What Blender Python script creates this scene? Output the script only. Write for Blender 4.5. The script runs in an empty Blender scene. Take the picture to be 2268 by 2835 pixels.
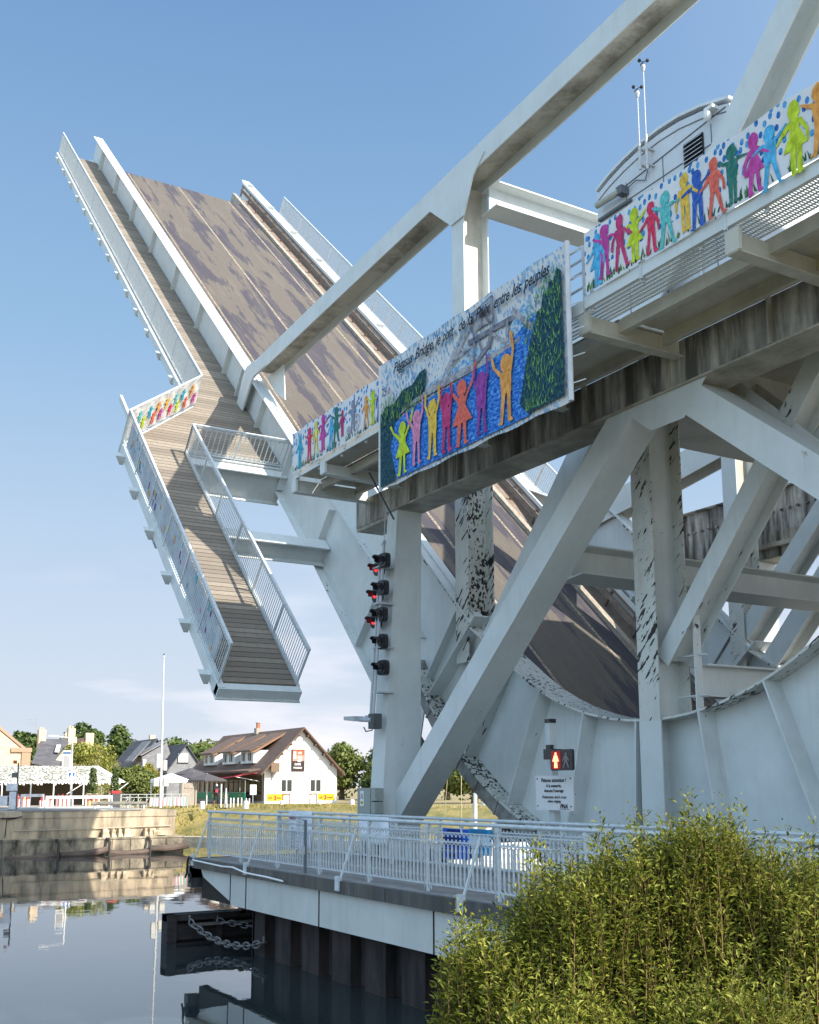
import bpy, math, random
from mathutils import Vector, Matrix
random.seed(7)
PI = math.pi
# ------------------------------------------------------------------ camera
EYE = 1.85
def view_axes(yaw, pitch, roll):
    f = Vector((-math.sin(yaw), math.cos(yaw), 0)); r = Vector((math.cos(yaw), math.sin(yaw), 0)); u = Vector((0, 0, 1))
    f2 = f * math.cos(pitch) + u * math.sin(pitch); u2 = -f * math.sin(pitch) + u * math.cos(pitch)
    return r * math.cos(roll) + u2 * math.sin(roll), -r * math.sin(roll) + u2 * math.cos(roll), f2
cr, cu, cf = view_axes(1.034826, 0.1633474, -0.0040055)
cam_d = bpy.data.cameras.new('camera'); cam = bpy.data.objects.new('camera', cam_d)
bpy.context.scene.collection.objects.link(cam); bpy.context.scene.camera = cam
M3 = Matrix((cr, cu, -cf)).transposed()
cam.matrix_world = Matrix.Translation((0, 0, EYE)) @ M3.to_4x4()
cam_d.sensor_fit = 'HORIZONTAL'; cam_d.sensor_width = 36; cam_d.lens = 3029.58 / 2268 * 36
cam_d.shift_y = (1676.77 - 1417.5) / 2268
cam_d.clip_start = 0.1; cam_d.clip_end = 5000
# ------------------------------------------------------------------ light
SUN = Vector((0.70, 0.385, 0.60)).normalized()
elev = math.asin(SUN.z)
w = bpy.data.worlds.new('World'); bpy.context.scene.world = w; w.use_nodes = True
nt = w.node_tree; nt.nodes.clear()
sky = nt.nodes.new('ShaderNodeTexSky'); sky.sky_type = 'NISHITA'; sky.sun_disc = False
sky.sun_elevation = elev; sky.sun_rotation = math.atan2(SUN.x, SUN.y)
sky.altitude = 0; sky.air_density = 1.25; sky.dust_density = 0.6; sky.ozone_density = 2.2
bg = nt.nodes.new('ShaderNodeBackground'); bg.inputs[1].default_value = 0.14
ow = nt.nodes.new('ShaderNodeOutputWorld')
tc = nt.nodes.new('ShaderNodeTexCoord'); sz = nt.nodes.new('ShaderNodeSeparateXYZ'); nt.links.new(tc.outputs['Generated'], sz.inputs[0])
hr = nt.nodes.new('ShaderNodeMapRange'); hr.interpolation_type = 'SMOOTHSTEP'; hr.inputs['From Min'].default_value = -.02; hr.inputs['From Max'].default_value = .62; hr.inputs['To Min'].default_value = 1; hr.inputs['To Max'].default_value = .85
nt.links.new(sz.outputs['Z'], hr.inputs['Value'])
grd = nt.nodes.new('ShaderNodeValToRGB'); nt.links.new(sz.outputs['Z'], grd.inputs[0])
for i_, (p_, c_) in enumerate(((0.0, (3.2,3.45,3.8)), (.14, (2.55,3.05,3.75)), (.38, (1.35,2.2,3.25)), (.66, (.66,1.38,2.6)))):
    e_ = grd.color_ramp.elements[i_] if i_ < 2 else grd.color_ramp.elements.new(p_)
    e_.position = p_; e_.color = (*[k_/5 for k_ in c_], 1)
sc5 = nt.nodes.new('ShaderNodeVectorMath'); sc5.operation = 'SCALE'; sc5.inputs['Scale'].default_value = 5.0; nt.links.new(grd.outputs[0], sc5.inputs[0])
cn = nt.nodes.new('ShaderNodeTexNoise'); cn.inputs['Scale'].default_value = 3.2; cn.inputs['Detail'].default_value = 5; cm = nt.nodes.new('ShaderNodeMapping'); cm.inputs['Scale'].default_value = (1, 1, 5)
nt.links.new(tc.outputs['Generated'], cm.inputs['Vector']); nt.links.new(cm.outputs[0], cn.inputs['Vector'])
cmr = nt.nodes.new('ShaderNodeMapRange'); cmr.inputs['From Min'].default_value = .52; cmr.inputs['From Max'].default_value = .72; nt.links.new(cn.outputs['Fac'], cmr.inputs['Value'])
clo = nt.nodes.new('ShaderNodeMapRange'); clo.interpolation_type = 'SMOOTHSTEP'; clo.inputs['From Min'].default_value = .24; clo.inputs['From Max'].default_value = .04; nt.links.new(sz.outputs['Z'], clo.inputs['Value'])
cmu = nt.nodes.new('ShaderNodeMath'); cmu.operation = 'MULTIPLY'; nt.links.new(cmr.outputs[0], cmu.inputs[0]); nt.links.new(clo.outputs[0], cmu.inputs[1])
cmx = nt.nodes.new('ShaderNodeMix'); cmx.data_type = 'RGBA'; cmx.inputs[7].default_value = (.98, .94, 1.0, 1); nt.links.new(cmu.outputs[0], cmx.inputs[0]); nt.links.new(grd.outputs[0], cmx.inputs[6]); nt.links.new(cmx.outputs[2], sc5.inputs[0])
mxs = nt.nodes.new('ShaderNodeMix'); mxs.data_type = 'RGBA'; mxs.clamp_result = False
nt.links.new(hr.outputs[0], mxs.inputs[0]); nt.links.new(sky.outputs[0], mxs.inputs[6]); nt.links.new(sc5.outputs[0], mxs.inputs[7])
# haze glow added around the sun (behind the viewer's right shoulder), lifts shaded steel
dt = nt.nodes.new('ShaderNodeVectorMath'); dt.operation = 'DOT_PRODUCT'; nt.links.new(tc.outputs['Generated'], dt.inputs[0]); dt.inputs[1].default_value = tuple(SUN)
cl = nt.nodes.new('ShaderNodeMath'); cl.operation = 'MAXIMUM'; cl.inputs[1].default_value = 0; nt.links.new(dt.outputs['Value'], cl.inputs[0])
pw = nt.nodes.new('ShaderNodeMath'); pw.operation = 'POWER'; pw.inputs[1].default_value = 1.8; nt.links.new(cl.outputs[0], pw.inputs[0])
gl = nt.nodes.new('ShaderNodeVectorMath'); gl.operation = 'SCALE'; gl.inputs[0].default_value = (5.4, 5.4, 5.2); nt.links.new(pw.outputs[0], gl.inputs['Scale'])
ad = nt.nodes.new('ShaderNodeVectorMath'); ad.operation = 'ADD'; nt.links.new(mxs.outputs[2], ad.inputs[0]); nt.links.new(gl.outputs[0], ad.inputs[1])
# blue fill glow added to the unseen sky behind the viewer, brightens shaded steel
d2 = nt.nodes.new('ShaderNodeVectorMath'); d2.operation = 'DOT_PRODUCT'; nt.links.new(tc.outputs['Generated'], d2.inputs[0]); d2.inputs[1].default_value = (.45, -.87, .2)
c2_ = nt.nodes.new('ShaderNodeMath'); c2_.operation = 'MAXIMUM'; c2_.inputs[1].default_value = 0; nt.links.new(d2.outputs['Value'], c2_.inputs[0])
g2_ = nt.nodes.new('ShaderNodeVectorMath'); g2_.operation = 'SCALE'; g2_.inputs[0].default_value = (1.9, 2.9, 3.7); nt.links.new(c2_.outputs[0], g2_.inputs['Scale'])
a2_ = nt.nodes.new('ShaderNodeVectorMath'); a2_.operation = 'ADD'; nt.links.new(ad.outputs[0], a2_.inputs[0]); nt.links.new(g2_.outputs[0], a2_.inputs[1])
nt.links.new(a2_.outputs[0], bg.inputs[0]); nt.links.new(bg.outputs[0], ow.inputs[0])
sd = bpy.data.lights.new('sun', 'SUN'); so = bpy.data.objects.new('sun', sd)
bpy.context.scene.collection.objects.link(so)
sd.energy = 5.0; sd.angle = math.radians(0.5); sd.color = (1.0, 0.93, 0.82)
so.rotation_euler = SUN.to_track_quat('Z', 'Y').to_euler()
vs = bpy.context.scene.view_settings
bpy.context.scene.display_settings.display_device = 'sRGB'
vs.view_transform = 'Standard'; vs.look = 'None'; vs.exposure = 0.74; vs.gamma = 1.0
# ------------------------------------------------------------------ helpers
C = bpy.context.scene.collection
def setp(o, label=None, cat=None, group=None, kind=None):
    if label: o['label'] = label
    if cat: o['category'] = cat
    if group: o['group'] = group
    if kind: o['kind'] = kind
    return o
ORG = {}
class MB:
    def __init__(s): s.v = []; s.f = []; s.m = []
    def add(s, vs_, fs, mi=0):
        b = len(s.v); s.v += [tuple(v) for v in vs_]
        for f in fs: s.f.append(tuple(b + i for i in f)); s.m.append(mi)
    def box(s, x0, x1, y0, y1, z0, z1, mi=0):
        s.add([(x0,y0,z0),(x1,y0,z0),(x1,y1,z0),(x0,y1,z0),(x0,y0,z1),(x1,y0,z1),(x1,y1,z1),(x0,y1,z1)],
              [(0,3,2,1),(4,5,6,7),(0,1,5,4),(1,2,6,5),(2,3,7,6),(3,0,4,7)], mi)
    def hexa(s, p, mi=0):
        s.add(p, [(0,3,2,1),(4,5,6,7),(0,1,5,4),(1,2,6,5),(2,3,7,6),(3,0,4,7)], mi)
    def prism(s, poly, y0, y1, mi=0):            # poly: XZ outline
        n = len(poly); v = [(x, y0, z) for x, z in poly] + [(x, y1, z) for x, z in poly]
        s.add(v, [tuple(range(n)), tuple(range(2*n-1, n-1, -1))] + [(i, i+n, (i+1)%n+n, (i+1)%n) for i in range(n)], mi)
    def prismz(s, poly, z0, z1, mi=0):           # poly: XY outline
        n = len(poly); v = [(x, y, z0) for x, y in poly] + [(x, y, z1) for x, y in poly]
        s.add(v, [tuple(range(n-1, -1, -1)), tuple(range(n, 2*n))] + [(i, (i+1)%n, (i+1)%n+n, i+n) for i in range(n)], mi)
    def prismx(s, poly, x0, x1, mi=0):           # poly: YZ outline
        n = len(poly); v = [(x0, y, z) for y, z in poly] + [(x1, y, z) for y, z in poly]
        s.add(v, [tuple(range(n-1, -1, -1)), tuple(range(n, 2*n))] + [(i, (i+1)%n, (i+1)%n+n, i+n) for i in range(n)], mi)
    def beam(s, p0, p1, a, b, up=(0,0,1), mi=0):  # box member, a across, b along up
        p0 = Vector(p0); p1 = Vector(p1); d = (p1-p0).normalized(); u = Vector(up)
        sd_ = d.cross(u)
        if sd_.length < 1e-4: sd_ = d.cross(Vector((1,0,0)))
        sd_.normalize(); u = sd_.cross(d).normalized(); q = []
        for p in (p0, p1):
            for i, j in ((-1,-1),(1,-1),(1,1),(-1,1)): q.append(p + sd_*a/2*i + u*b/2*j)
        s.add(q, [(0,3,2,1),(4,5,6,7),(0,1,5,4),(1,2,6,5),(2,3,7,6),(3,0,4,7)], mi)
    def tube(s, pts, r, n=8, mi=0, cap=True):
        pts = [Vector(p) for p in pts]; rings = []
        rr = r if isinstance(r, (list, tuple)) else [r]*len(pts)
        b = len(s.v)
        for i, p in enumerate(pts):
            d = (pts[min(i+1, len(pts)-1)] - pts[max(i-1, 0)]).normalized()
            a = d.cross(Vector((0,0,1)))
            if a.length < 1e-3: a = d.cross(Vector((0,1,0)))
            a.normalize(); c = d.cross(a).normalized()
            for k in range(n):
                t = 2*PI*k/n; s.v.append(tuple(p + (a*math.cos(t) + c*math.sin(t))*rr[i]))
        for i in range(len(pts)-1):
            for k in range(n):
                s.f.append((b+i*n+k, b+i*n+(k+1)%n, b+(i+1)*n+(k+1)%n, b+(i+1)*n+k)); s.m.append(mi)
        if cap:
            s.f.append(tuple(b+k for k in range(n-1,-1,-1))); s.m.append(mi)
            e = b+(len(pts)-1)*n; s.f.append(tuple(e+k for k in range(n))); s.m.append(mi)
    def ball(s, c, r, n=10, m=6, mi=0, sc=(1,1,1)):
        b = len(s.v)
        for j in range(m+1):
            ph = PI*j/m
            for k in range(n):
                t = 2*PI*k/n
                s.v.append((c[0]+r*sc[0]*math.sin(ph)*math.cos(t), c[1]+r*sc[1]*math.sin(ph)*math.sin(t), c[2]+r*sc[2]*math.cos(ph)))
        for j in range(m):
            for k in range(n):
                s.f.append((b+j*n+k, b+(j+1)*n+k, b+(j+1)*n+(k+1)%n, b+j*n+(k+1)%n)); s.m.append(mi)
    def build(s, name, mats, parent=None, loc=None, smooth=False):
        if not isinstance(mats, (list, tuple)): mats = [mats]
        if parent is not None: org = ORG[parent.name]
        elif loc is not None: org = Vector(loc)
        else: org = Vector((0, 0, 0))
        me = bpy.data.meshes.new(name)
        me.from_pydata([(v[0]-org[0], v[1]-org[1], v[2]-org[2]) for v in s.v], [], s.f)
        for m in mats: me.materials.append(m)
        me.polygons.foreach_set('material_index', s.m)
        if smooth: me.polygons.foreach_set('use_smooth', [True]*len(s.f))
        me.update()
        o = bpy.data.objects.new(name, me); C.objects.link(o)
        if parent is not None: o.parent = parent
        else: o.location = org
        ORG[o.name] = org
        return o
def build_parts(mb, name, mats, parent, gap=.02):
    """one object per separate piece (touching shells stay together)"""
    par = list(range(len(mb.v)))
    def fd(a):
        while par[a] != a: par[a] = par[par[a]]; a = par[a]
        return a
    for f in mb.f:
        for i in f[1:]: par[fd(i)] = fd(f[0])
    comp = {}
    for k, f in enumerate(mb.f): comp.setdefault(fd(f[0]), []).append(k)
    bb = []
    for c, fs in comp.items():
        vs_ = {i for k in fs for i in mb.f[k]}; p = [mb.v[i] for i in vs_]
        bb.append([[min(q[a] for q in p)-gap for a in range(3)], [max(q[a] for q in p)+gap for a in range(3)], fs])
    ch = True
    while ch:
        ch = False
        for i in range(len(bb)):
            for j in range(i+1, len(bb)):
                if all(bb[i][0][a] <= bb[j][1][a] and bb[j][0][a] <= bb[i][1][a] for a in range(3)):
                    bb[i] = [[min(bb[i][0][a], bb[j][0][a]) for a in range(3)], [max(bb[i][1][a], bb[j][1][a]) for a in range(3)], bb[i][2]+bb[j][2]]; del bb[j]; ch = True; break
            if ch: break
    out = []
    for _, _, fs in bb:
        m2 = MB(); mp = {}
        for k in fs:
            f2 = []
            for i in mb.f[k]:
                if i not in mp: mp[i] = len(m2.v); m2.v.append(mb.v[i])
                f2.append(mp[i])
            m2.f.append(tuple(f2)); m2.m.append(mb.m[k])
        out.append(m2.build(name, mats, parent))
    return out
def root(name, loc, label, cat, group=None):
    o = bpy.data.objects.new(name, None); C.objects.link(o); o.location = loc; ORG[o.name] = Vector(loc)
    o.empty_display_size = .5
    return setp(o, label, cat, group)
def copy_tree(r, loc, label=None, rotz=None, scale=None):
    c = r.copy(); C.objects.link(c); c.location = loc
    if rotz is not None: c.rotation_euler = (0, 0, rotz)
    if scale: c.scale = scale
    if label: c['label'] = label
    for ch in list(r.children):
        k = ch.copy(); C.objects.link(k); k.parent = c
        for g in list(ch.children):
            q = g.copy(); C.objects.link(q); q.parent = k
    return c
# ------------------------------------------------------------------ materials
def newmat(name):
    m = bpy.data.materials.new(name); m.use_nodes = True; n = m.node_tree
    b = n.nodes['Principled BSDF']; return m, n, b
def node(n, t, **kw):
    x = n.nodes.new(t)
    for k, v in kw.items(): setattr(x, k, v)
    return x
def posn(n, scale=(1,1,1), rot=(0,0,0)):
    g = node(n, 'ShaderNodeNewGeometry'); mp = node(n, 'ShaderNodeMapping')
    mp.vector_type = 'POINT'
    r_ = node(n, 'ShaderNodeVectorRotate', rotation_type='EULER_XYZ'); r_.inputs['Rotation'].default_value = rot
    n.links.new(g.outputs['Position'], r_.inputs['Vector']); n.links.new(r_.outputs[0], mp.inputs['Vector'])
    mp.inputs['Scale'].default_value = scale
    return mp.outputs[0]
def noise(n, vec, sc, det=6, rough=.6):
    t = node(n, 'ShaderNodeTexNoise'); t.inputs['Scale'].default_value = sc; t.inputs['Detail'].default_value = det
    t.inputs['Roughness'].default_value = rough
    n.links.new(vec, t.inputs['Vector']); return t.outputs['Fac']
def ramp(n, fac, stops, interp='LINEAR'):
    r_ = node(n, 'ShaderNodeValToRGB'); e = r_.color_ramp; e.interpolation = interp
    while len(e.elements) > 1: e.elements.remove(e.elements[-1])
    e.elements[0].position = stops[0][0]; e.elements[0].color = (*stops[0][1], 1)
    for p, c in stops[1:]:
        k = e.elements.new(p); k.color = (*c, 1)
    n.links.new(fac, r_.inputs[0]); return r_.outputs[0]
def bw(v): return (v, v, v)
def mixc(n, fac, a, b, mode='MIX'):
    x = node(n, 'ShaderNodeMix', data_type='RGBA', blend_type=mode)
    if isinstance(fac, (int, float)): x.inputs[0].default_value = fac
    else: n.links.new(fac, x.inputs[0])
    for i, c in ((6, a), (7, b)):
        if isinstance(c, tuple): x.inputs[i].default_value = (*c, 1)
        else: n.links.new(c, x.inputs[i])
    return x.outputs[2]
def bump(n, b, h, st=.3, dist=.02):
    x = node(n, 'ShaderNodeBump'); x.inputs['Strength'].default_value = st; x.inputs['Distance'].default_value = dist
    n.links.new(h, x.inputs['Height']); n.links.new(x.outputs[0], b.inputs['Normal'])
def math_(n, op, a, b=None, c=None):
    x = node(n, 'ShaderNodeMath', operation=op)
    for i, v in enumerate((a, b, c)):
        if v is None: continue
        if isinstance(v, (int, float)): x.inputs[i].default_value = v
        else: n.links.new(v, x.inputs[i])
    return x.outputs[0]
def basic(name, c1, c2=None, sc=3, rough=.6, bmp=0, stretch=(1,1,1), metal=0, lo=.35, hi=.65, spec=None, det=6):
    m, n, b = newmat(name); b.inputs['Roughness'].default_value = rough; b.inputs['Metallic'].default_value = metal
    if spec is not None: b.inputs['Specular IOR Level'].default_value = spec
    c2 = c2 or tuple(x*.8 for x in c1)
    f = noise(n, posn(n, stretch), sc, det)
    n.links.new(ramp(n, f, [(lo, c2), (hi, c1)]), b.inputs['Base Color'])
    if bmp: bump(n, b, f, bmp, .02)
    return m
TH = math.radians(43)
def steel(name, base, grime=.0, chips=0.0, streak=0.0, dirty=(.045,.04,.033), tilt=True):
    """painted steelwork; chips: black flaking marks running along the closed leaf's vertical; streak: soot runs"""
    m, n, b = newmat(name); b.inputs['Roughness'].default_value = .48; b.inputs['Specular IOR Level'].default_value = .35
    p0 = posn(n)
    soft = ramp(n, noise(n, p0, .9, 5, .65), [(.3, tuple(x*.86 for x in base)), (.7, base)])
    fine = noise(n, p0, 14, 4, .6)
    col = mixc(n, math_(n, 'MULTIPLY', ramp(n, fine, [(.62, bw(0)), (.72, bw(1))]), .25), soft, tuple(x*.6 for x in base))
    # rain runs, faint
    rv = posn(n, (5, 5, .5)); run = ramp(n, noise(n, rv, 1.2, 5, .6), [(.52, bw(0)), (.7, bw(1))])
    col = mixc(n, math_(n, 'MULTIPLY', run, .12 + grime*.5), col, (.33, .30, .22))
    if grime:
        gm = ramp(n, noise(n, p0, .7, 6, .7), [(.45, bw(0)), (.62, bw(1))])
        col = mixc(n, math_(n, 'MULTIPLY', gm, grime), col, (.13, .12, .095))
    if streak:
        sv = posn(n, (3.2, 3.2, .35)); s1 = ramp(n, noise(n, sv, 1.0, 7, .62), [(.36, bw(0)), (.6, bw(1))])
        col = mixc(n, math_(n, 'MULTIPLY', s1, streak), col, dirty)
    if chips:
        rot = (0, -TH if tilt else 0, 0)
        cv = posn(n, (3.4, 3.4, .7), rot) if tilt else posn(n, (3.6, 3.6, 1.2))
        big = ramp(n, noise(n, posn(n, (1, 1, 1)), .55, 3, .5), [(.42, bw(0)), (.62, bw(1))])
        c1 = noise(n, cv, 3.3, 5, .6)
        th = math_(n, 'SUBTRACT', 1.0 - chips*.40, math_(n, 'MULTIPLY', big, .13))
        mask = math_(n, 'GREATER_THAN', c1, th)
        col = mixc(n, mask, col, (.018, .016, .016))
    rm = ramp(n, noise(n, posn(n, (1,1,.7)), 1.3, 9, .7), [(.685, bw(0)), (.72, bw(1))])
    col = mixc(n, math_(n, 'MULTIPLY', rm, .55), col, (.20,.085,.035))
    n.links.new(col, b.inputs['Base Color'])
    bump(n, b, fine, .06, .01)
    return m
PAINT = (.63, .665, .66)
S = dict(
 clean=steel('painted_steel', PAINT, .02),
 worn=steel('painted_steel_worn', PAINT, .10, .62),
 flaked=steel('painted_steel_flaked', (.62,.63,.59), .18, .90),
 flaked2=steel('painted_steel_blackened', (.55,.555,.51), .3, .94),
 grimy=steel('painted_steel_grimy', (.52,.50,.42), .75, .0),
 mottled=steel('painted_steel_mottled', (.62,.57,.48), .35, .3),
 sooty=steel('painted_steel_sooty', (.50,.48,.42), .4, 0, .88),
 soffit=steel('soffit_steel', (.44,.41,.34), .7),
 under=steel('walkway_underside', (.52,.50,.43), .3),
 rail=basic('rail_paint', (.58,.62,.64), (.46,.50,.52), 6, .42),
 rust=basic('rusted_steel', (.24,.10,.05), (.10,.06,.045), 6, .85, .4),
)
# planks run across the leaf (boards split along the leaf's length)
def planks(name, pitch=.15):
    m, n, b = newmat(name); b.inputs['Roughness'].default_value = .8
    g = node(n, 'ShaderNodeNewGeometry'); d = node(n, 'ShaderNodeVectorMath', operation='DOT_PRODUCT')
    n.links.new(g.outputs['Position'], d.inputs[0]); d.inputs[1].default_value = (-math.cos(TH), 0, math.sin(TH))
    t = math_(n, 'DIVIDE', d.outputs['Value'], pitch)
    fr = math_(n, 'FRACT', t); fl = math_(n, 'FLOOR', t)
    wn = node(n, 'ShaderNodeTexWhiteNoise', noise_dimensions='1D'); n.links.new(fl, wn.inputs['W'])
    gr = noise(n, posn(n, (1.5, 2.0, 1.5)), 3.5, 6, .7)
    c = ramp(n, wn.outputs['Value'], [(0, (.17,.142,.112)), (.5, (.225,.19,.152)), (1, (.28,.238,.19))])
    c = mixc(n, math_(n, 'MULTIPLY', ramp(n, gr, [(.4, bw(0)), (.7, bw(1))]), .45), c, (.14,.11,.08))
    gap = math_(n, 'LESS_THAN', fr, .11)
    c = mixc(n, gap, c, (.02,.016,.012))
    n.links.new(c, b.inputs['Base Color']); bump(n, b, math_(n, 'SUBTRACT', 1, gap), .6, .02)
    return m
PLANK = planks('deck_boards', .24)
def asphalt_leaf():
    m, n, b = newmat('leaf_road_surface'); b.inputs['Roughness'].default_value = .9
    rot = (0, PI/2 - TH, 0)
    v = posn(n, (1,1,1)); vs1 = posn(n, (1.4, 1.4, .22), (0, -(PI/2-TH)*0 , 0))
    # stretch along the leaf: rotate so leaf axis lies on X, then squeeze X
    va = posn(n, (.13, .95, 1.0), (0, -TH, 0))
    base = ramp(n, noise(n, v, 22, 5, .75), [(.3, (.068,.058,.05)), (.7, (.128,.108,.09))])
    f = noise(n, va, 1.15, 9, .68)
    sy = node(n, 'ShaderNodeSeparateXYZ'); n.links.new(v, sy.inputs[0])
    wheel = math_(n, 'ABSOLUTE', math_(n, 'SINE', math_(n, 'MULTIPLY', math_(n, 'SUBTRACT', sy.outputs['Y'], 21.6), .82)))
    f = math_(n, 'SUBTRACT', f, math_(n, 'MULTIPLY', wheel, .085))
    patch = ramp(n, f, [(.445, bw(0)), (.47, bw(1))])
    c = mixc(n, patch, base, (.045,.040,.052))
    c = mixc(n, math_(n, 'MULTIPLY', ramp(n, noise(n, va, 2.6, 8, .7), [(.5, bw(0)), (.75, bw(1))]), .3), c, (.21,.175,.14))
    n.links.new(c, b.inputs['Base Color']); bump(n, b, noise(n, v, 60, 3), .5, .01)
    return m
ROAD = asphalt_leaf()
MARK = basic('worn_road_marking', (.32,.27,.20), (.13,.105,.085), 11, .85, .2, lo=.42, hi=.6)
BLACK = basic('black_plastic', (.02,.021,.026), (.012,.012,.015), 8, .4)
def flat(name, c, rough=.6, var=.12, sc=18, spec=.3):
    return basic(name, c, tuple(x*(1-var*2) for x in c), sc, rough, spec=spec)
def emis(name, c, st, base=(.1,.01,.01)):
    m, n, b = newmat(name); b.inputs['Base Color'].default_value = (*base, 1)
    b.inputs['Emission Color'].default_value = (*c, 1); b.inputs['Emission Strength'].default_value = st; return m
WHITE = flat('white_paint', (.78,.78,.76), .5, .04)
REDP = flat('red_paint', (.55,.04,.05))
# ------------------------------------------------------------------ leaf geometry
CT, ST = math.cos(TH), math.sin(TH)
def P(s, nn, y): return (-CT*s + ST*nn, y, ST*s + CT*nn)
def XZ(s, nn): return (-CT*s + ST*nn, ST*s + CT*nn)
def lbox(mb, s0, s1, n0, n1, y0, y1, mi=0):
    mb.hexa([P(s0,n0,y0), P(s1,n0,y0), P(s1,n0,y1), P(s0,n0,y1), P(s0,n1,y0), P(s1,n1,y0), P(s1,n1,y1), P(s0,n1,y1)], mi)
def strip(mb, pts, t, y0, y1, side=1, mi=0):      # flange plate following an XZ polyline
    pts = [Vector((p[0], p[1])) for p in pts]; off = []
    for i, p in enumerate(pts):
        d = (pts[min(i+1,len(pts)-1)] - pts[max(i-1,0)]).normalized(); off.append(p + Vector((-d.y, d.x))*t*side)
    b = len(mb.v); n = len(pts)
    for p, q in zip(pts, off): mb.v += [(p.x,y0,p.y),(p.x,y1,p.y),(q.x,y0,q.y),(q.x,y1,q.y)]
    for i in range(n-1):
        a = b+4*i; c = a+4
        for f in ((a,c,c+1,a+1),(a+2,a+3,c+3,c+2),(a,a+2,c+2,c),(a+1,c+1,c+3,a+3)): mb.f.append(f); mb.m.append(mi)
    mb.f.append((b,b+1,b+3,b+2)); mb.m.append(mi); a = b+4*(n-1); mb.f.append((a,a+2,a+3,a+1)); mb.m.append(mi)
def hbeam(mb, p0, p1, w_, y0, y1, tf=.035, mi=(0,0)):   # H member in the truss plane
    p0 = Vector(p0); p1 = Vector(p1); d = (p1-p0).normalized(); nn = Vector((-d.y, d.x))
    poly = [p0-nn*w_/2, p1-nn*w_/2, p1+nn*w_/2, p0+nn*w_/2]
    mb.prism([tuple(q) for q in poly], y0, y0+tf, mi[0]); mb.prism([tuple(q) for q in poly], y1-tf, y1, mi[0])
    k = tf*.7; poly = [p0-nn*k/2, p1-nn*k/2, p1+nn*k/2, p0+nn*k/2]
    mb.prism([tuple(q) for q in poly], y0+tf, y1-tf, mi[1])
def ybeam(mb, x, z, w_, h, y0, y1, t=.035, tilt=0, mi=(0,0)):   # H member running across the bridge, web facing +X
    def r(a, b): c_, s_ = math.cos(tilt), math.sin(tilt); return (x + a*c_ - b*s_, z + a*s_ + b*c_)
    for (a0,a1,b0,b1,k) in ((-w_/2,w_/2,h/2-t,h/2,0),(-w_/2,w_/2,-h/2,-h/2+t,0),(-t/2,t/2,-h/2+t,h/2-t,1)):
        mb.prism([r(a0,b0), r(a1,b0), r(a1,b1), r(a0,b1)], y0, y1, mi[k])

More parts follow.
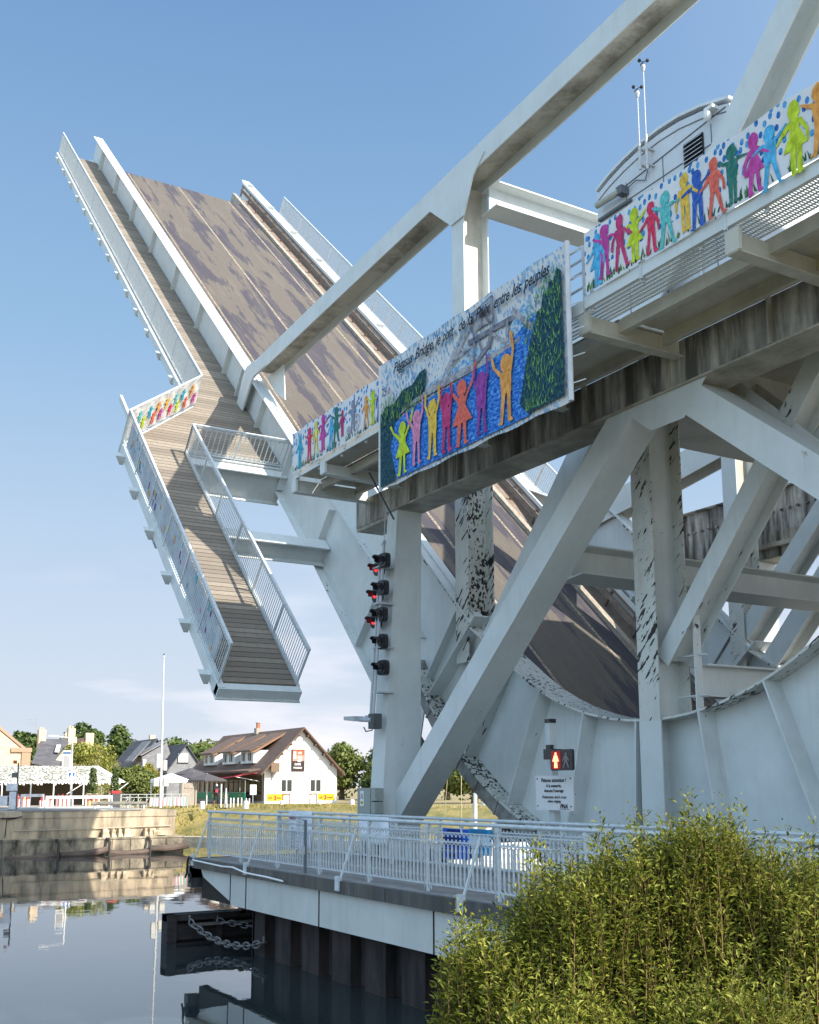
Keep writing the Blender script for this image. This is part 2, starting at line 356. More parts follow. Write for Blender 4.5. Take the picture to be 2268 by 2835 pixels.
RC = (-17.6, 11.75); RI, RO = 8.5, 11.65
def arc(r, a0, a1, n): return [(RC[0]+r*math.cos(math.radians(a0+(a1-a0)*i/n)), RC[1]+r*math.sin(math.radians(a0+(a1-a0)*i/n))) for i in range(n+1)]
leaf = root('bascule_leaf', (-17.6, 22.3, 0), 'raised white bascule bridge leaf with brown road deck, curved quadrants and overhead frame', 'bridge leaf')
top_line = [XZ(82.5,-14.2), XZ(36.2,-14.2), XZ(34.4,-13.6), XZ(31.6,-12.2), XZ(22.2,-12.2)]
inner = top_line + arc(RI, 234, 372, 34)
outer = arc(RO, 372, 214, 40) + [(-27.9, 3.0), XZ(25.4,-16.95), XZ(31.9,-16.55), XZ(37.7,-16.35), XZ(50,-15.7), XZ(82.5,-15.8)]
for gi in (0, 1):
    dy = 10.8*gi
    mb = MB()
    mb.prism(inner + outer, 16.88+dy, 16.92+dy, 0)
    strip(mb, [XZ(82.5,-14.24), XZ(36.2,-14.24), XZ(34.4,-13.64), XZ(31.6,-12.24), XZ(22.2,-12.24)], .045, 16.6+dy, 17.2+dy, -1, 0)
    # stiffeners on both sides of the web
    for s in [79.2, 73.8, 68.3, 62.6, 56.9, 51.6, 46.3, 40.9]:
        lbox(mb, s-.02, s+.02, -15.75, -14.25, 16.64+dy, 16.88+dy, 0); lbox(mb, s-.02, s+.02, -15.2, -14.25, 16.92+dy, 17.16+dy, 0)
    for s, n0, n1 in ((36.9,-16.3,-14.25),(32.3,-16.5,-14.5),(27.4,-16.8,-12.3),(23.2,-15.0,-12.3)):
        lbox(mb, s-.02, s+.02, n0, n1, 16.62+dy, 16.88+dy, 0); lbox(mb, s-.02, s+.02, n0+.6, n1, 16.92+dy, 17.16+dy, 0)
    g = mb.build('plate_girder', S['clean'], leaf)
    mb = MB()
    strip(mb, [XZ(82.5,-15.8), XZ(50,-15.7), XZ(37.7,-16.35), XZ(31.9,-16.55), XZ(25.4,-16.95), (-27.9,3.0)], .045, 16.6+dy, 17.2+dy, -1)
    strip(mb, [XZ(34.6,-14.25), XZ(24.3,-14.25)], .06, 16.7+dy, 16.88+dy, 1)
    mb.build('lower_flange', S['worn'], leaf)
    mb = MB()
    strip(mb, [XZ(22.2,-12.24)] + arc(RI, 234, 372, 44), .05, 16.44+dy, 17.3+dy, -1, 1)
    strip(mb, [XZ(31.6,-12.3), XZ(22.3,-12.3)], .05, 16.62+dy, 17.18+dy, -1, 1)
    mb.build('curved_flange', [S['worn'], S['flaked']], leaf)
    mb = MB()
    strip(mb, arc(RO, 214, 372, 52), .06, 16.35+dy, 17.4+dy, -1, 0)
    strip(mb, arc(RO+.07, 212, 330, 40), .42, 16.45+dy, 17.3+dy, -1, 1)
    for a in range(216, 330, 5):      # segment castings with joint lines and bolts
        c_, s_ = math.cos(math.radians(a)), math.sin(math.radians(a))
        mb.beam((RC[0]+(RO+.1)*c_, 16.44+dy, RC[1]+(RO+.1)*s_), (RC[0]+(RO+.5)*c_, 16.44+dy, RC[1]+(RO+.5)*s_), .05, .05, (0,1,0), 1)
    for a in range(2160, 3300, 14):
        c_, s_ = math.cos(math.radians(a/10)), math.sin(math.radians(a/10))
        mb.box(RC[0]+(RO-.06)*c_-.03, RC[0]+(RO-.06)*c_+.03, 16.38+dy, 16.44+dy, RC[1]+(RO-.06)*s_-.03, RC[1]+(RO-.06)*s_+.03, 0)
    mb.build('rolling_rim', [S['flaked'], basic('rim_casting_%d' % gi, (.32,.32,.30), (.16,.15,.14), 3, .7, .2)], leaf)
    mb = MB()
    for a in (219, 231.5, 243, 255, 267, 279.5, 291.5, 303, 315, 327):
        c_, s_ = math.cos(math.radians(a)), math.sin(math.radians(a)); t = Vector((-s_, 0, c_))
        p0 = Vector((RC[0]+(RI+.02)*c_, 0, RC[1]+(RI+.02)*s_)); p1 = Vector((RC[0]+(RO-.02)*c_, 0, RC[1]+(RO-.02)*s_))
        for y0, y1 in ((16.42,16.88),(16.92,17.3)):
            q = [p0 - t*.02, p1 - t*.02, p1 + t*.02, p0 + t*.02]
            mb.prism([(v.x, v.z) for v in q], y0+dy, y1+dy)
    build_parts(mb, 'quadrant_rib', S['worn'], leaf, .07)
    # overhead frame
    def chz(x): return 18.98 + .0515*(x+40.6)
    mb = MB(); hbeam(mb, (-40.6, chz(-40.6)), (-6.0, chz(-6.0)), .68, 16.6+dy, 17.55+dy, .04, (0, 1)); mb.build('top_chord', [S['clean'], S['grimy']], leaf)
    mb = MB()
    mb.prism([(-40.46,19.33),(-41.3,19.3),(-41.62,19.0),(-42.25,18.04),(-41.63,17.52),(-40.71,18.48),(-40.45,18.63),(-39.2,18.7)], 16.53+dy, 16.6+dy)
    mb.prism([(-40.6,18.75),(-38.9,18.75),(-38.7,17.2),(-39.6,17.75)], 17.2+dy, 17.24+dy)
    lbox(mb, 43.9, 43.96, -15.7, -14.25, 16.6+dy, 16.88+dy)
    mb.prism([(-26.6,19.35),(-25.4,18.3),(-24.7,18.3),(-24.2,19.3),(-23.6,19.75)], 16.56+dy, 16.6+dy)
    build_parts(mb, 'gusset_plate', S['clean'], leaf, .1)
    mb = MB(); hbeam(mb, (-25.1, 5.2), (-25.1, 10.6), .62, 16.61+dy, 17.5+dy, .03, (0, 1)); fp = mb.build('frame_post', [S['flaked'], S['flaked2']], leaf)
    mb = MB(); hbeam(mb, (-25.1, 10.6), (-25.1, chz(-25.1)-.3), .62, 16.61+dy, 17.5+dy, .03, (0, 1)); mb.build('upper_length', [S['clean'], S['mottled']], fp)
    mb = MB(); hbeam(mb, (-17.55, 3.2), (-17.55, 12.2), .62, 16.38+dy, 17.32+dy, .035, (0, 1)); fp = mb.build('frame_post', [S['flaked'], S['worn']], leaf)
    mb = MB(); hbeam(mb, (-17.55, -.1), (-17.55, 3.2), .66, 16.38+dy, 17.32+dy, .035, (0, 1)); mb.build('lower_length', [S['clean'], S['worn']], fp)
    mb = MB(); hbeam(mb, (-23.9, 5.6), (-9.9, 20.6), .66, 16.6+dy, 17.3+dy, .04, (0, 0)); mb.build('diagonal_leg', S['clean'], leaf)
    mb = MB(); hbeam(mb, (-17.35, 4.5), (-6.2, 17.85), .44, 16.62+dy, 17.3+dy, .035, (0, 0)); mb.build('diagonal_brace', S['worn'], leaf)
    mb = MB(); hbeam(mb, (-17.8, 12.5), (-9.3, 4.3), .46, 16.66+dy, 17.35+dy, .03, (0, 0)); mb.build('diagonal_brace', S['clean'], leaf)
    if gi == 1:
        mb = MB(); hbeam(mb, (-34.0, 12.0), (-25.2, 13.4), .95, 16.7+dy, 17.5+dy, .04, (0, 1)); mb.build('tie_beam', [S['clean'], S['under']], leaf)
        mb = MB(); hbeam(mb, (-27.0, 4.6), (-17.6, 14.4), .55, 16.7+dy, 17.5+dy, .04, (0, 0)); mb.build('tie_beam', S['clean'], leaf)
# cross members between the two frames
CR = S['under']
for x, z, ww, h, tl in ((-24.45, 18.92, .8, .78, 0), (-19.85, 7.02, .85, .72, .1), (-16.95, 4.05, .5, .7, 0)):
    mb = MB(); ybeam(mb, x, z, ww, h, (16.2 if z > 5 else 17.3) if z < 8 else 17.3, 27.4, .04, tl); mb.build('cross_beam', S['clean'], leaf)
mb = MB()
for z in (4.55, 3.7): mb.box(-17.2, -16.4, 16.9, 17.0, z-.015, z+.015)
mb.box(-16.6, -16.57, 16.8, 17.0, 3.3, 5.4)
mb.build('bracket', S['worn'], leaf)
# road deck
mb = MB(); lbox(mb, 13.2, 77.5, -15.5, -14.9, 17.25, 26.05); mb.build('road_deck', ROAD, leaf)
mb = MB()
for y in (21.55,): lbox(mb, 14, 77.4, -14.9, -14.892, y, y+.13)
lbox(mb, 14, 77.4, -14.9, -14.892, 25.1, 25.22); lbox(mb, 14, 77.4, -14.9, -14.892, 18.1, 18.2)
mb.build('lane_marking', MARK, leaf)
BRN = basic('brown_kerb_plate', (.25,.19,.15), (.16,.12,.10), 3, .8)
mb = MB(); lbox(mb, 14, 79.6, -15.4, -14.72, 26.05, 26.3, 1); lbox(mb, 14, 79.6, -15.4, -15.0, 26.3, 27.42, 0)
lbox(mb, 14, 80.4, -14.25, -14.05, 26.85, 26.95, 0); lbox(mb, 14, 80.4, -14.62, -14.42, 26.85, 26.93, 0)
for k in range(34):
    s = 14.5 + k*2.0; lbox(mb, s, s+.1, -15.0, -14.05, 26.95, 27.05, 0)
mb.build('crash_barrier', [BRN, basic('kerb_steel', (.42,.38,.31), (.25,.2,.16), 4, .6)], leaf)
mb = MB(); lbox(mb, 15, 80.4, -14.1, -13.95, 26.78, 26.86)
for k in range(13): lbox(mb, 17+k*5.2, 17.12+k*5.2, -14.0, -13.8, 26.9, 27.3)
mb.build('guard_rail', S['clean'], leaf)
mb = MB()
for k in range(16): lbox(mb, 18+k*4, 18.3+k*4, -16.3, -15.5, 17.0, 27.6)
mb.build('floor_beam', S['under'], leaf)
# footways
mb = MB(); lbox(mb, 37.4, 81, -15.66, -15.6, 14.35, 16.84)
mb.hexa([P(37.4,-15.66,10.6), P(42.0,-15.66,14.35), P(37.45,-15.66,14.35), P(37.4,-15.66,14.35), P(37.4,-15.6,10.6), P(42.0,-15.6,14.35), P(37.45,-15.6,14.35), P(37.4,-15.6,14.35)])
lbox(mb, 23.55, 37.4, -15.66, -15.6, 10.7, 12.85); lbox(mb, 37.34, 37.4, -15.66, -15.6, 12.86, 14.35)
mb.build('footway_deck', PLANK, leaf)
mb = MB(); lbox(mb, 18, 81, -15.66, -15.6, 27.75, 30.3); mb.build('footway_deck', PLANK, leaf)
mb = MB()    # edge channels and undersides
lbox(mb, 42.1, 81, -15.95, -15.62, 14.17, 14.33); lbox(mb, 23.3, 37.4, -15.95, -15.6, 10.5, 10.68); lbox(mb, 23.5, 37.3, -15.85, -15.58, 12.87, 12.95)
lbox(mb, 23.25, 23.5, -15.93, -15.62, 10.5, 12.95); lbox(mb, 23.2, 23.7, -15.97, -15.93, 10.48, 12.97)
lbox(mb, 23.6, 37.4, -16.12, -16.04, 10.6, 10.7)
lbox(mb, 37.3, 37.46, -16.4, -15.6, 12.9, 16.85)
for k in range(8): lbox(mb, 24.3+k*1.85, 24.4+k*1.85, -16.1, -15.68, 10.6, 12.85)
lbox(mb, 23.7, 42, -15.9, -15.68, 11.3, 11.4); lbox(mb, 23.7, 37, -15.9, -15.68, 12.2, 12.3)
lbox(mb, 18, 81, -15.95, -15.62, 30.3, 30.42)
mb.beam(P(37.4,-15.8,10.5), P(42.05,-15.8,14.3), .12, .35, P(0,1,0))
mb.build('edge_channel', S['clean'], leaf)
BRK = [(24.2,10.42),(26.6,10.42),(29.1,10.42),(31.7,10.42),(34.3,10.42),(36.8,10.42)] + [(s, 14.17) for s in (45.2,47.8,50.4,53,55.5,58.1,60.8,63.4,66.1,68.8,71.4,74.3,77.2,80)]
for s, y in BRK:
    mb = MB(); d = .26 if y < 12 else .2
    mb.hexa([P(s-.22,-16.05,y-d*.2), P(s+.0,-16.05,y-d*.2), P(s+.0,-16.05,y+.08), P(s-.22,-16.05,y+.08), P(s-.22,-15.72,y-d), P(s+.0,-15.72,y-d), P(s+.0,-15.72,y+.08), P(s-.22,-15.72,y+.08)])
    mb.build('bracket', S['clean'], leaf)
mb = MB(); s = 31.9
lbox(mb, s-.3, s+.3, -15.72, -15.67, 10.7, 16.85); lbox(mb, s-.3, s+.3, -16.42, -16.38, 10.7, 16.85); lbox(mb, s-.02, s+.02, -16.38, -15.72, 10.7, 16.85)
mb.build('cross_arm', S['clean'], leaf)
mb = MB(); s = 37.0
lbox(mb, s-.25, s+.25, -15.72, -15.67, 12.8, 16.85); lbox(mb, s-.25, s+.25, -16.92, -16.88, 12.8, 16.85); lbox(mb, s-.02, s+.02, -16.88, -15.72, 12.8, 16.85)
mb.build('cross_arm', S['clean'], leaf)
# railings on the leaf
def leaf_rail(name, a, b, h=1.15, pitch=.16, post=2.2, bars=.018, up=None, hoop=False, mi=0, parent=leaf):
    a = Vector(a); b = Vector(b); up = up or Vector(P(0,1,0)); L = (b-a).length; d = (b-a)/L; mb = MB(); n = int(L/pitch)
    for i in range(n+1):
        p = a + d*L*i/n
        mb.beam(p + up*.08, p + up*(h-.1 if hoop else h), bars, bars, d)
        if hoop and i < n:
            q = p + d*L/n
            for k in range(4):
                t0, t1 = PI*k/4, PI*(k+1)/4; c = (p+q)/2; r = (q-p).length/2
                for bs, sg in ((h-.1-r, 1), (.14+r, -1)):
                    mb.beam(c - d*r*math.cos(t0) + up*(bs+sg*r*math.sin(t0)), c - d*r*math.cos(t1) + up*(bs+sg*r*math.sin(t1)), bars*.9, bars*.9, up)
    ob1 = mb.build('balusters', S['rail'], parent)
    mb = MB(); mb.beam(a + up*.08, b + up*.08, .04, .04, up)
    if hoop: mb.beam(a + up*(h-.1), b + up*(h-.1), .03, .03, up)
    m = max(1, round(L/post))
    for i in range(m+1):
        p = a + d*L*i/m; mb.beam(p - up*.3, p + up*h, .055, .055, d)
    build_parts(mb, 'rail_post', S['rail'], parent, .0)
    mb = MB(); mb.beam(a + up*h - d*.03, b + up*h + d*.03, .07, .06, up); mb.build('handrail', S['rail'], parent)
ND = -15.6
leaf_rail('r', P(81,ND,14.35), P(42.1,ND,14.35), 1.32, pitch=.11, bars=.03)
leaf_rail('r', P(42.1,ND,14.35), P(37.4,ND,10.5), 1.32)
leaf_rail('r', P(37.4,ND,10.55), P(23.5,ND,10.55), 1.3, hoop=True, pitch=.13)
leaf_rail('r', P(37.4,ND,12.88), P(23.6,ND,12.88), 1.2, hoop=True, pitch=.14)
leaf_rail('r', P(37.4,ND,12.88), P(37.4,ND,16.75), 1.2, .19, hoop=True, bars=.025)
leaf_rail('r', P(81,ND,30.35), P(20,ND,30.35), 1.3, .16, bars=.026)
# ------------------------------------------------------------------ fixed frame
frame = root('fixed_bridge_frame', (-25.2, 22.3, 0), 'fixed white steel portal frame with columns, diagonals and high walkway beside the road', 'bridge frame')
def solid(mb, p0, p1, w_, y0, y1, mi=0):
    p0 = Vector(p0); p1 = Vector(p1); d = (p1-p0).normalized(); nn = Vector((-d.y, d.x))*w_/2
    mb.prism([tuple(p0-nn), tuple(p1-nn), tuple(p1+nn), tuple(p0+nn)], y0, y1, mi)
for side in (0, 1):
    def Y(a, b): return (a, b) if side == 0 else (44.6-b, 44.6-a)
    mb = MB(); y0, y1 = Y(14.7, 15.5)
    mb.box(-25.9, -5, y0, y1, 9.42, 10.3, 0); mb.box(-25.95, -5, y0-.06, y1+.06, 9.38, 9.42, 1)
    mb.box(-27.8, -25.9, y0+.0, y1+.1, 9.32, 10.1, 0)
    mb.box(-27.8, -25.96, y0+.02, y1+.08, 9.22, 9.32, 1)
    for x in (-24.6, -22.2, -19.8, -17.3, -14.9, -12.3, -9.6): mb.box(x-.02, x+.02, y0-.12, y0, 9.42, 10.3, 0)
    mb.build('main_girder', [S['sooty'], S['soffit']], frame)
    # column: near face flares towards the foot
    mb = MB()
    if side == 0:
        mb.hexa([(-26.35,14.25,-.4),(-25.6,14.25,-.4),(-25.6,15.5,-.4),(-26.35,15.5,-.4),(-25.95,14.72,9.38),(-25.42,14.72,9.38),(-25.42,15.5,9.38),(-25.95,15.5,9.38)])
    else:
        mb.box(-26.1, -25.5, 29.1, 29.9, -.4, 9.38)
    mb.build('column', S['clean'], frame)
    y0, y1 = Y(14.72, 15.52)
    mb = MB(); solid(mb, (-26.6, .35), (-15.8, 9.75), .62, y0, y1); mb.build('diagonal_leg', S['clean'], frame)
    mb = MB(); solid(mb, (-14.9, 9.55), (-4.0, -.5+1.2), .62, y0, y1)
    mb.prism([(-16.2,9.38),(-13.9,9.38),(-14.5,8.75),(-15.4,8.75)], y0-.012, y0, 0)
    mb.build('diagonal_leg', S['clean'], frame)
mb = MB()
mb.box(-30, -8, 29.12, 29.16, 9.9, 11.7, 0); mb.box(-30, -8, 28.9, 29.4, 11.7, 11.76, 0); mb.box(-30, -8, 28.9, 29.4, 9.75, 9.9, 1)
for k in range(60): mb.box(-29.5+k*.36, -29.42+k*.36, 29.0, 29.12, 10.95, 11.02, 0)
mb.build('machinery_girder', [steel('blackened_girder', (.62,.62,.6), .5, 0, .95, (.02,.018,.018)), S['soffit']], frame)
# walkway cantilevered towards the river bank
mb = MB()
mb.box(-27.15, -21.6, 12.36, 12.4, 10.32, 10.56); mb.box(-21.6, -14.55, 12.36, 12.4, 10.36, 10.6); mb.box(-14.5, -5, 12.34, 12.4, 10.4, 10.63)
mb.build('fascia_channel', S['clean'], frame)
mb = MB()
mb.box(-27.15, -14.55, 13.2, 14.66, 10.38, 10.42); mb.box(-14.5, -5, 13.25, 14.66, 10.4, 10.44)
mb.box(-27.1, -21.6, 12.42, 13.2, 10.44, 10.46)
for y in (13.2, 14.3): mb.box(-27.1, -5, y, y+.04, 10.16, 10.4); mb.box(-27.1, -5, y-.03, y+.09, 10.13, 10.16)
mb.build('walkway_floor', S['under'], frame)
mb = MB()
for k in range(320):
    x = -21.4 + k*.052
    if x > -4.9: break
    mb.box(x, x+.016, 12.42, 13.18, 10.46, 10.474)
for k in range(7): mb.box(-21.4, -5, 12.46+k*.11, 12.475+k*.11, 10.44, 10.46)
mb.build('floor_grating', S['clean'], frame)
for x in (-27.12, -25.3, -21.0, -18.0, -14.55, -11.0, -7.4):
    mb = MB(); d = .38 if x < -26 or x > -15 else .3
    mb.prismx([(12.42,10.32),(14.7,10.32),(14.7,9.98),(13.3,10.0),(12.42,10.34-d)], x-.015, x+.015)
    mb.hexa([(x-.12,12.36,10.32-d),(x+.12,12.36,10.32-d),(x+.12,14.7,9.95),(x-.12,14.7,9.95),(x-.12,12.36,10.345-d),(x+.12,12.36,10.345-d),(x+.12,14.7,9.975),(x-.12,14.7,9.975)])
    mb.box(x-.14, x+.14, 12.35, 12.42, 10.34-d, 10.33)
    mb.build('bracket', S['under'] if x > -15 else S['clean'], frame)
mb = MB()
for x0, x1, z in ((-27.0,-21.7,10.56),(-21.5,-14.6,10.6),(-14.4,-5,10.63)):
    n = int((x1-x0)/1.3)
    for i in range(n+1): x = x0+(x1-x0)*i/n; mb.box(x-.025, x+.025, 12.42, 12.47, z-.3, z+1.1)
    for h in (.3,.6,.85,1.1): mb.beam((x0,12.44,z+h), (x1,12.44,z+h), .035, .035)
for x in (-26.7,-25.5,-24.0,-13.0,-11.1,-9.0): mb.box(x-.03, x+.03, 12.32, 12.36, 10.36, 10.7)
mb.build('walkway_railing', S['rail'], frame)
mb = MB(); mb.tube([(-24.07,13.1,9.85),(-23.4,13.1,9.05),(-22.8,13.1,8.35)], .025, 6); mb.build('stay_rod', BLACK, frame)
for x, z, h in ((-15,10.0,.9),(-8,10.0,.9)):
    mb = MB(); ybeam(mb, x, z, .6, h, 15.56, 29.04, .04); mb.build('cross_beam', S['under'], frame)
mb = MB(); mb.box(-12.5, 4, 17.2, 31, 10.36, 13.8); mb.build('added_shade_room', S['clean'], frame)  # made-up room out of view, added to shade the column and quay
mb = MB(); mb.box(-19.4, 2, 15.6, 29.0, 10.25, 10.35); mb.build('added_shade_floor', S['under'], frame)  # slab added between the frames to keep sun off the lower road
mb = MB(); mb.box(-26.0, 8, 14.5, 14.7, -.8, -.0); mb.build('foundation_beam', S['clean'], frame)
mb = MB(); mb.hexa([(-7.5,16.9,17),(-1,16.9,13),(-1,27.7,13),(-7.5,27.7,17),(-5,16.9,22.5),(2,16.9,19),(2,27.7,19),(-5,27.7,22.5)]); mb.build('counterweight', S['clean'], leaf)
# ------------------------------------------------------------------ control cabin
CAB = flat('cabin_cladding', (.60,.63,.66), .6, .04, 3); CABD = flat('cabin_joint', (.14,.15,.17), .6)
cab = root('control_cabin', (-17.2, 20.5, 10.3), 'grey clad control cabin with curved roof standing high on the bridge frame', 'cabin')
arcp = [(-19.36,16.5),(-18.9,16.68),(-18.35,16.82),(-17.7,16.92),(-17.1,16.94),(-16.5,16.9),(-15.8,16.76),(-15.0,16.5)]
mb = MB(); mb.prism([(-19.34,10.6),(-15.02,10.6)] + [(x, z-.1) for x, z in arcp[::-1]], 17.0, 30.2); mb.build('wall', CAB, cab)
mb = MB(); strip(mb, arcp, .07, 16.97, 30.3, 1); rf = mb.build('roof', flat('cabin_roof', (.64,.67,.69), .5, .04), cab)
mb = MB()
strip(mb, [(x, z-.3) for x, z in arcp], .02, 16.985, 17.0, 1)
mb.beam((-19.3,16.99,16.05), (-15.1,16.99,16.36), .02, .02); mb.box(-19.3,-15.05,16.98,17.0,15.72,15.735)
for x in (-18.3,-17.05,-15.55): mb.box(x, x+.012, 16.985, 17.0, 12.5, 16.2)
mb.build('cladding_joint', CABD, cab)
mb = MB(); mb.box(-16.36,-15.77,16.96,17.0,15.0,16.13, 0)
for k in range(11): mb.hexa([(-16.34,16.9,15.05+k*.1),(-15.79,16.9,15.05+k*.1),(-15.79,16.96,15.1+k*.1),(-16.34,16.96,15.1+k*.1),(-16.34,16.9,15.065+k*.1),(-15.79,16.9,15.065+k*.1),(-15.79,16.96,15.115+k*.1),(-16.34,16.96,15.115+k*.1)], 1)
mb.build('louvre_vent', [BLACK, CAB], cab)
mb = MB(); mb.tube([(-19.15,16.8,15.97),(-18.35,16.8,15.93)], .085, 10, 0); mb.box(-18.4,-18.2,16.75,16.98,15.85,16.05,1); mb.tube([(-18.2,16.9,15.95),(-17.9,16.95,16.05),(-17.6,16.95,15.9),(-17.5,16.95,16.1)], .015, 5, 1)
mb.box(-19.25,-18.1,16.9,17.0,15.62,15.68,1)
mb.build('strip_light', [flat('dull_tube', (.45,.46,.40)), CABD], cab)
mb = MB(); mb.ball((-15.45,16.8,16.28), .09, 8, 6, 0, (1,1,1.5)); mb.box(-15.55,-15.3,16.8,17.0,16.42,16.5); mb.build('lamp', WHITE, cab)
mb = MB(); mb.tube([(-15.98,16.93,12.6),(-15.98,16.93,15.0)], .03, 6); mb.build('pipe', CAB, cab)
for i, (x, zb, zt, lab) in enumerate(((-17.33, 16.0, 18.5, 'taller slim mast with spinning cup anemometer on the cabin wall'), (-17.56, 16.1, 17.95, 'shorter slim mast with black cup anemometer beside the taller one'))):
    a = root('anemometer', (x, 16.78, zb), lab, 'anemometer', 'wind gauges on the cabin')
    mb = MB(); mb.tube([(x,16.78,zb),(x,16.78,zb+(zt-zb)*.35)], .035, 8); mb.tube([(x,16.78,zb+(zt-zb)*.35),(x,16.78,zt)], .016, 8)
    mb.tube([(x,16.78,zt),(x,16.78,zt+.1),(x,16.78,zt+.16)], [.03,.055,.05], 10)
    for z in (zb+.1, zb+.5): mb.box(x-.04,x+.04,16.78,17.0,z,z+.03)
    mb.build('mast', flat('galvanised_mast%d'%i, (.6,.6,.6), .4), a)
    mb = MB(); mb.tube([(x,16.78,zt+.16),(x,16.78,zt+.24)], .015, 6)
    for k in range(3):
        t = 2*PI*k/3+.5; c = (x+.11*math.cos(t), 16.78+.11*math.sin(t), zt+.24); mb.beam((x,16.78,zt+.24), c, .012, .012); mb.ball(c, .045, 8, 5)
    mb.build('cups', BLACK, a)
# ------------------------------------------------------------------ banners
def fig(mb, x, z, h, mi, y, pose=0, arms=None, dress=False, wd=1.0):
    """one painted figure: foot centre x,z, height h; each stroke is a shallow relief of paint"""
    st = [y]
    jr = random.Random(int(x*1000) + pose)
    def q(poly):
        k_ = h*.012; mb.prism([(a+jr.uniform(-k_, k_), b+jr.uniform(-k_, k_)) for a, b in poly], st[0]-.002, st[0], mi); st[0] -= .0004
    def limb(x0, z0, x1, z1, a, b):
        d = Vector((x1-x0, z1-z0)); d.normalize(); n_ = Vector((-d.y, d.x))
        q([(x0-n_.x*a, z0-n_.y*a), (x1-n_.x*b, z1-n_.y*b), (x1+d.x*b*.8, z1+d.y*b*.8), (x1+n_.x*b, z1+n_.y*b), (x0+n_.x*a, z0+n_.y*a)])
    r = h*.115; cx = x + .02*h*math.sin(pose*2.1)
    q([(cx+r*.85*math.cos(2*PI*k/12)*wd, z+h-r*1.1+r*1.2*math.sin(2*PI*k/12)) for k in range(12)])
    limb(cx, z+h*.86, cx, z+h*.72, h*.045, h*.06)
    sh = z+h*.74; hp = z+h*.42; w_ = h*.105*wd
    if dress: q([(cx-w_, sh), (cx-w_*.7, z+h*.6), (cx-w_*1.9, z+h*.34), (cx+w_*1.9, z+h*.34), (cx+w_*.7, z+h*.6), (cx+w_, sh)]); hp = z+h*.36
    else: q([(cx-w_, sh), (cx-w_*.85, hp), (cx+w_*.85, hp), (cx+w_, sh)])
    sp = h*(.05 + .045*((pose*7) % 3))
    limb(cx-w_*.45, hp+h*.03, x-sp, z, h*.045, h*.032); limb(cx+w_*.45, hp+h*.03, x+sp, z+h*.015*(pose % 2), h*.045, h*.032)
    for sx, sg in ((-sp, -1 if pose % 2 else 1), (sp, 1)): q([(x+sx-h*.02, z-.0*h), (x+sx+sg*h*.08, z-.005*h), (x+sx+sg*h*.07, z+h*.03), (x+sx-h*.02, z+h*.04)])
    if arms:
        for (ax, az), sg in zip(arms, (-1, 1)): mx, mz = (cx+sg*w_*1.6+ax)/2, (sh+az)/2-.02*h; limb(cx+sg*w_*.8, sh-h*.02, mx, mz, h*.035, h*.028); limb(mx, mz, ax, az, h*.028, h*.022)
    else:
        for sg in (-1, 1):
            k = ((pose*3 + (sg+1)) % 4)
            ex, ez = cx+sg*h*.19, sh - h*(.12, .02, .2, -.02)[k]; hx, hz = cx+sg*h*(.3,.33,.2,.3)[k], sh - h*(.2, .06, .36, -.1)[k]
            limb(cx+sg*w_*.8, sh-h*.02, ex, ez, h*.033, h*.026); limb(ex, ez, hx, hz, h*.026, h*.02)
    return st[0]
PC = dict(cyan=(.02,.36,.52), blue2=(.07,.40,.70), navy=(.02,.10,.42), red=(.62,.03,.10), crimson=(.46,.03,.14), lime=(.48,.60,.02), green=(.02,.16,.13),
          teal=(.10,.46,.46), yellow=(.78,.56,.10), orange=(.78,.30,.06), amber=(.78,.44,.05), coral=(.70,.12,.08), magenta=(.48,.05,.30), purple=(.25,.04,.28), pink=(.62,.22,.36), grey=(.24,.25,.33))
PK = list(PC); PM = [basic('banner_paint_'+k, tuple(min(.85, x*1.25+.03) for x in PC[k]), tuple(x*.62 for x in PC[k]), 9 + 3*(i_ % 4), .75, spec=.2, lo=.3, hi=.68, stretch=(1,1,.6)) for i_, k in enumerate(PK)]
def pi(k): return PK.index(k)
def xzv(n, kx, kz, sh=0):
    g = node(n, 'ShaderNodeNewGeometry'); a = node(n, 'ShaderNodeSeparateXYZ'); n.links.new(g.outputs['Position'], a.inputs[0]); c = node(n, 'ShaderNodeCombineXYZ')
    n.links.new(math_(n, 'MULTIPLY_ADD', a.outputs['X'], kx, math_(n, 'MULTIPLY', a.outputs['Z'], sh)), c.inputs[0]); n.links.new(math_(n, 'MULTIPLY', a.outputs['Z'], kz), c.inputs[1]); return c.outputs[0]
def banner_cloth(name, low=None):
    m, n, b = newmat(name); b.inputs['Roughness'].default_value = .7; b.inputs['Specular IOR Level'].default_value = .2
    base = ramp(n, noise(n, posn(n), 2, 4), [(.3, (.60,.61,.63)), (.7, (.72,.72,.73))])
    v = node(n, 'ShaderNodeTexVoronoi', voronoi_dimensions='2D'); v.inputs['Scale'].default_value = 5.6; v.inputs['Randomness'].default_value = .85
    n.links.new(xzv(n, 1.25, .85), v.inputs['Vector'])
    drop = math_(n, 'LESS_THAN', v.outputs['Distance'], .27)
    g = node(n, 'ShaderNodeNewGeometry'); sx = node(n, 'ShaderNodeSeparateXYZ'); n.links.new(g.outputs['Position'], sx.inputs[0])
    hi = math_(n, 'GREATER_THAN', sx.outputs['Z'], low)
    dc = ramp(n, noise(n, posn(n), 9, 3), [(.4, (.02,.10,.38)), (.6, (.10,.36,.62))])
    n.links.new(mixc(n, math_(n, 'MULTIPLY', drop, hi), base, dc), b.inputs['Base Color'])
    bump(n, b, noise(n, posn(n, (1,1,.4)), 1.5, 3), .5, .06)
    return m
